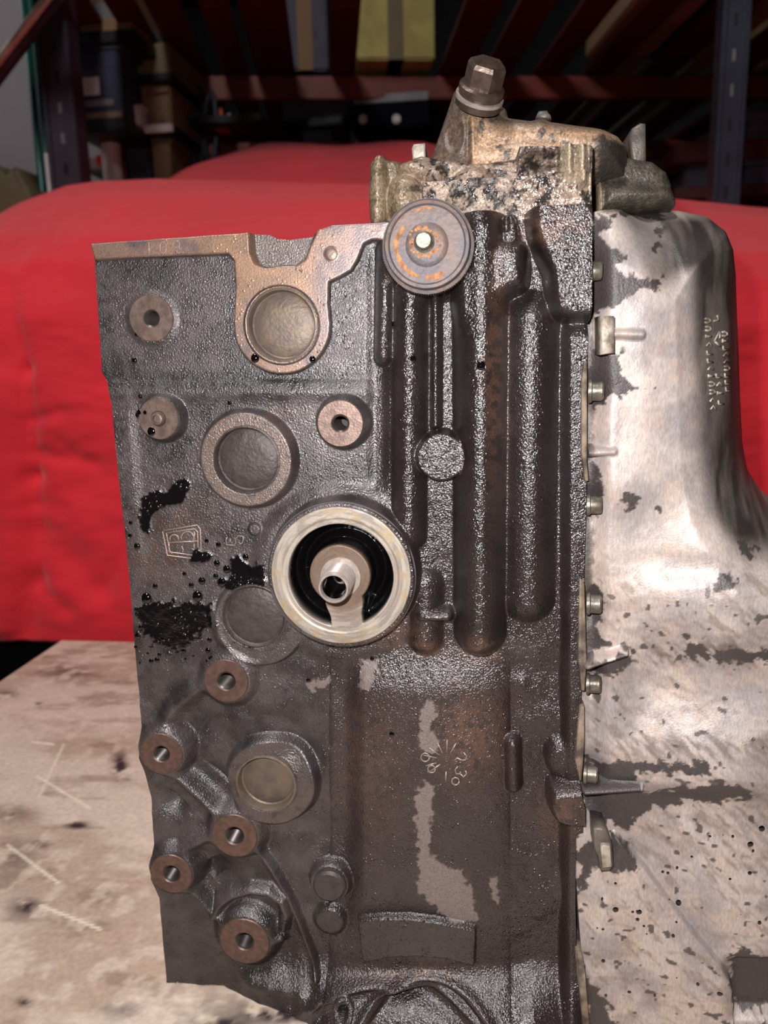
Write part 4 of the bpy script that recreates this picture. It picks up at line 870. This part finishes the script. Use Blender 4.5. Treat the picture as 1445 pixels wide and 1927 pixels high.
# goods standing on the deck, seen between slats
def onrack(name, label, x0, x1, y0, y1, z0, z1, mat, cat='box', part=None, pm=None):
    e = empty(name, (P0[0] + rx_[0] * (x0 + x1) / 2 + ry[0] * (y0 + y1) / 2, P0[1] + rx_[1] * (x0 + x1) / 2 + ry[1] * (y0 + y1) / 2, z0), label=label, category=cat); e.rotation_euler = (0, 0, ang)
    hx_, hy = (x1 - x0) / 2, (y1 - y0) / 2
    box('body', (-hx_, -hy, 0), (hx_, hy, z1 - z0), mat, e, .008); box('tape', (-.03, -hy - .002, 0), (.03, hy + .002, z1 - z0 + .001), pm or M_CARD, e); return e
q0 = loc2rack(672, 112, zb + .076); q1 = loc2rack(818, 112, zb + .076); q2 = loc2rack(534, 132, zb + .076); q3 = loc2rack(618, 132, zb + .076)
onrack('cardboard_box', 'pale olive carton seen through the rack slats above the engine', q0[0], q1[0], q0[1], q0[1] + .4, zb + .076, zb + .36, simple('pale_olive', (176, 164, 96), .8), pm=M_OLIVE)
onrack('cardboard_box', 'grey carton resting on the rack deck left of the olive one', q2[0], q3[0], q2[1], q2[1] + .3, zb + .076, zb + .5, M_SL)
onrack('cardboard_box', 'long brown carton on the rack deck above the orange upright', 1.0, 1.5, -.9, -.1, zb + .076, zb + .3, M_CARD)
onrack('cardboard_box', 'tan carton on the rack deck near the blue-grey post', 1.75, 2.2, -1.0, .3, zb + .076, zb + .35, M_CARD)
e, ad = crate('metal_case', 'black case with two pale knobs under the rack beam', 660, 184, 808, 236, 2.95, .3, simple('near_black', (10, 11, 20), .95, spec=.1), cat='case')
for kx in (682, 745): ad('knob', kx - 7, 215, kx + 8, 231, 2.93, .02, M_WHITE, bev=.006)
ad('top_edge', 664, 180, 806, 187, 2.94, .02, M_GREY, bev=.002)
e, ad = crate('grey_panel', 'dim grey panel leaning under the rack left of the black case', 530, 172, 655, 232, 3.2, .05, simple('dim_grey', (84, 70, 84), .7), cat='panel'); ad('frame', 528, 226, 657, 234, 3.19, .06, M_BLK, bev=.002)
for k, (cx_, w_) in enumerate(((432, 10), (450, 12), (466, 12), (484, 10))):
    c = U(cx_, 240, 2.8); r = L(cx_, 240, 2.8, w_ / 2)
    o = lathe('jar', [(r, 0), (r, .03), (r * .6, .04), (r * .6, .05), (.001, .05)], 16, M_STEEL, None, (0, 0, 0), axis=(0, 0, 1), label=['leftmost small glass jar beside the orange cone', 'second small jar from the orange cone', 'third small jar from the orange cone', 'rightmost small jar, farthest from the orange cone'][k], category='jar', group='jars behind the car cover'); o.location = (c[0], 2.8, c[2])
c0 = U(428, 242, 2.8); c1 = U(500, 242, 2.8); box('shelf_plank', (c0[0] - .15, 2.62, c0[2] - .03), (c1[0] + .03, 2.9, c0[2] - .002), M_BLK, None, .003, label='dark plank carrying the jars and cone behind the red cover', category='plank')
# blue grey post at right, and pale things beside it
sr = empty('steel_post', (0, 0, 0), label='blue-grey perforated steel post at the far right', category='post')
post('face', 1352, 1398, 1.9, M_BLUE, sr, True, 3.1)
e, ad = crate('storage_box', 'slate grey box between the right post and the frame edge, upper', 1412, 215, 1520, 268, 2.6, .3, M_SL); ad('lid', 1410, 210, 1522, 222, 2.59, .32, M_SL, bev=.003)
e, ad = crate('storage_box', 'slate grey box between the right post and the frame edge, lower', 1405, 300, 1520, 352, 2.6, .3, M_SL); ad('lid', 1403, 295, 1522, 306, 2.59, .32, M_SL, bev=.003)
bx('shelf_board', 1270, 268, 1560, 292, 2.58, .35, M_SLAT, sr); bx('shelf_board', 1270, 352, 1560, 362, 2.58, .35, M_SLAT, sr)
e, ad = crate('storage_box', 'dim grey box left of the right post behind the engine top', 1290, 300, 1340, 352, 2.62, .3, M_SL); ad('lid', 1288, 296, 1342, 306, 2.61, .32, M_SL, bev=.003)
# ceiling lamp housing
for lx, ly, lb in ((-.5, -.6, 'ceiling strip lamp above the workbench'), (-3.2, 2.3, 'ceiling strip lamp over the left shelving')):
    lamp = empty('ceiling_lamp', (lx, ly, 2.92), label=lb, category='lamp')
    box('housing', (-.16, -.7, .0), (.16, .7, .06), M_WHITE, lamp, .01); box('cable', (-.01, -.01, .06), (.01, .01, .28), M_BLK, lamp)
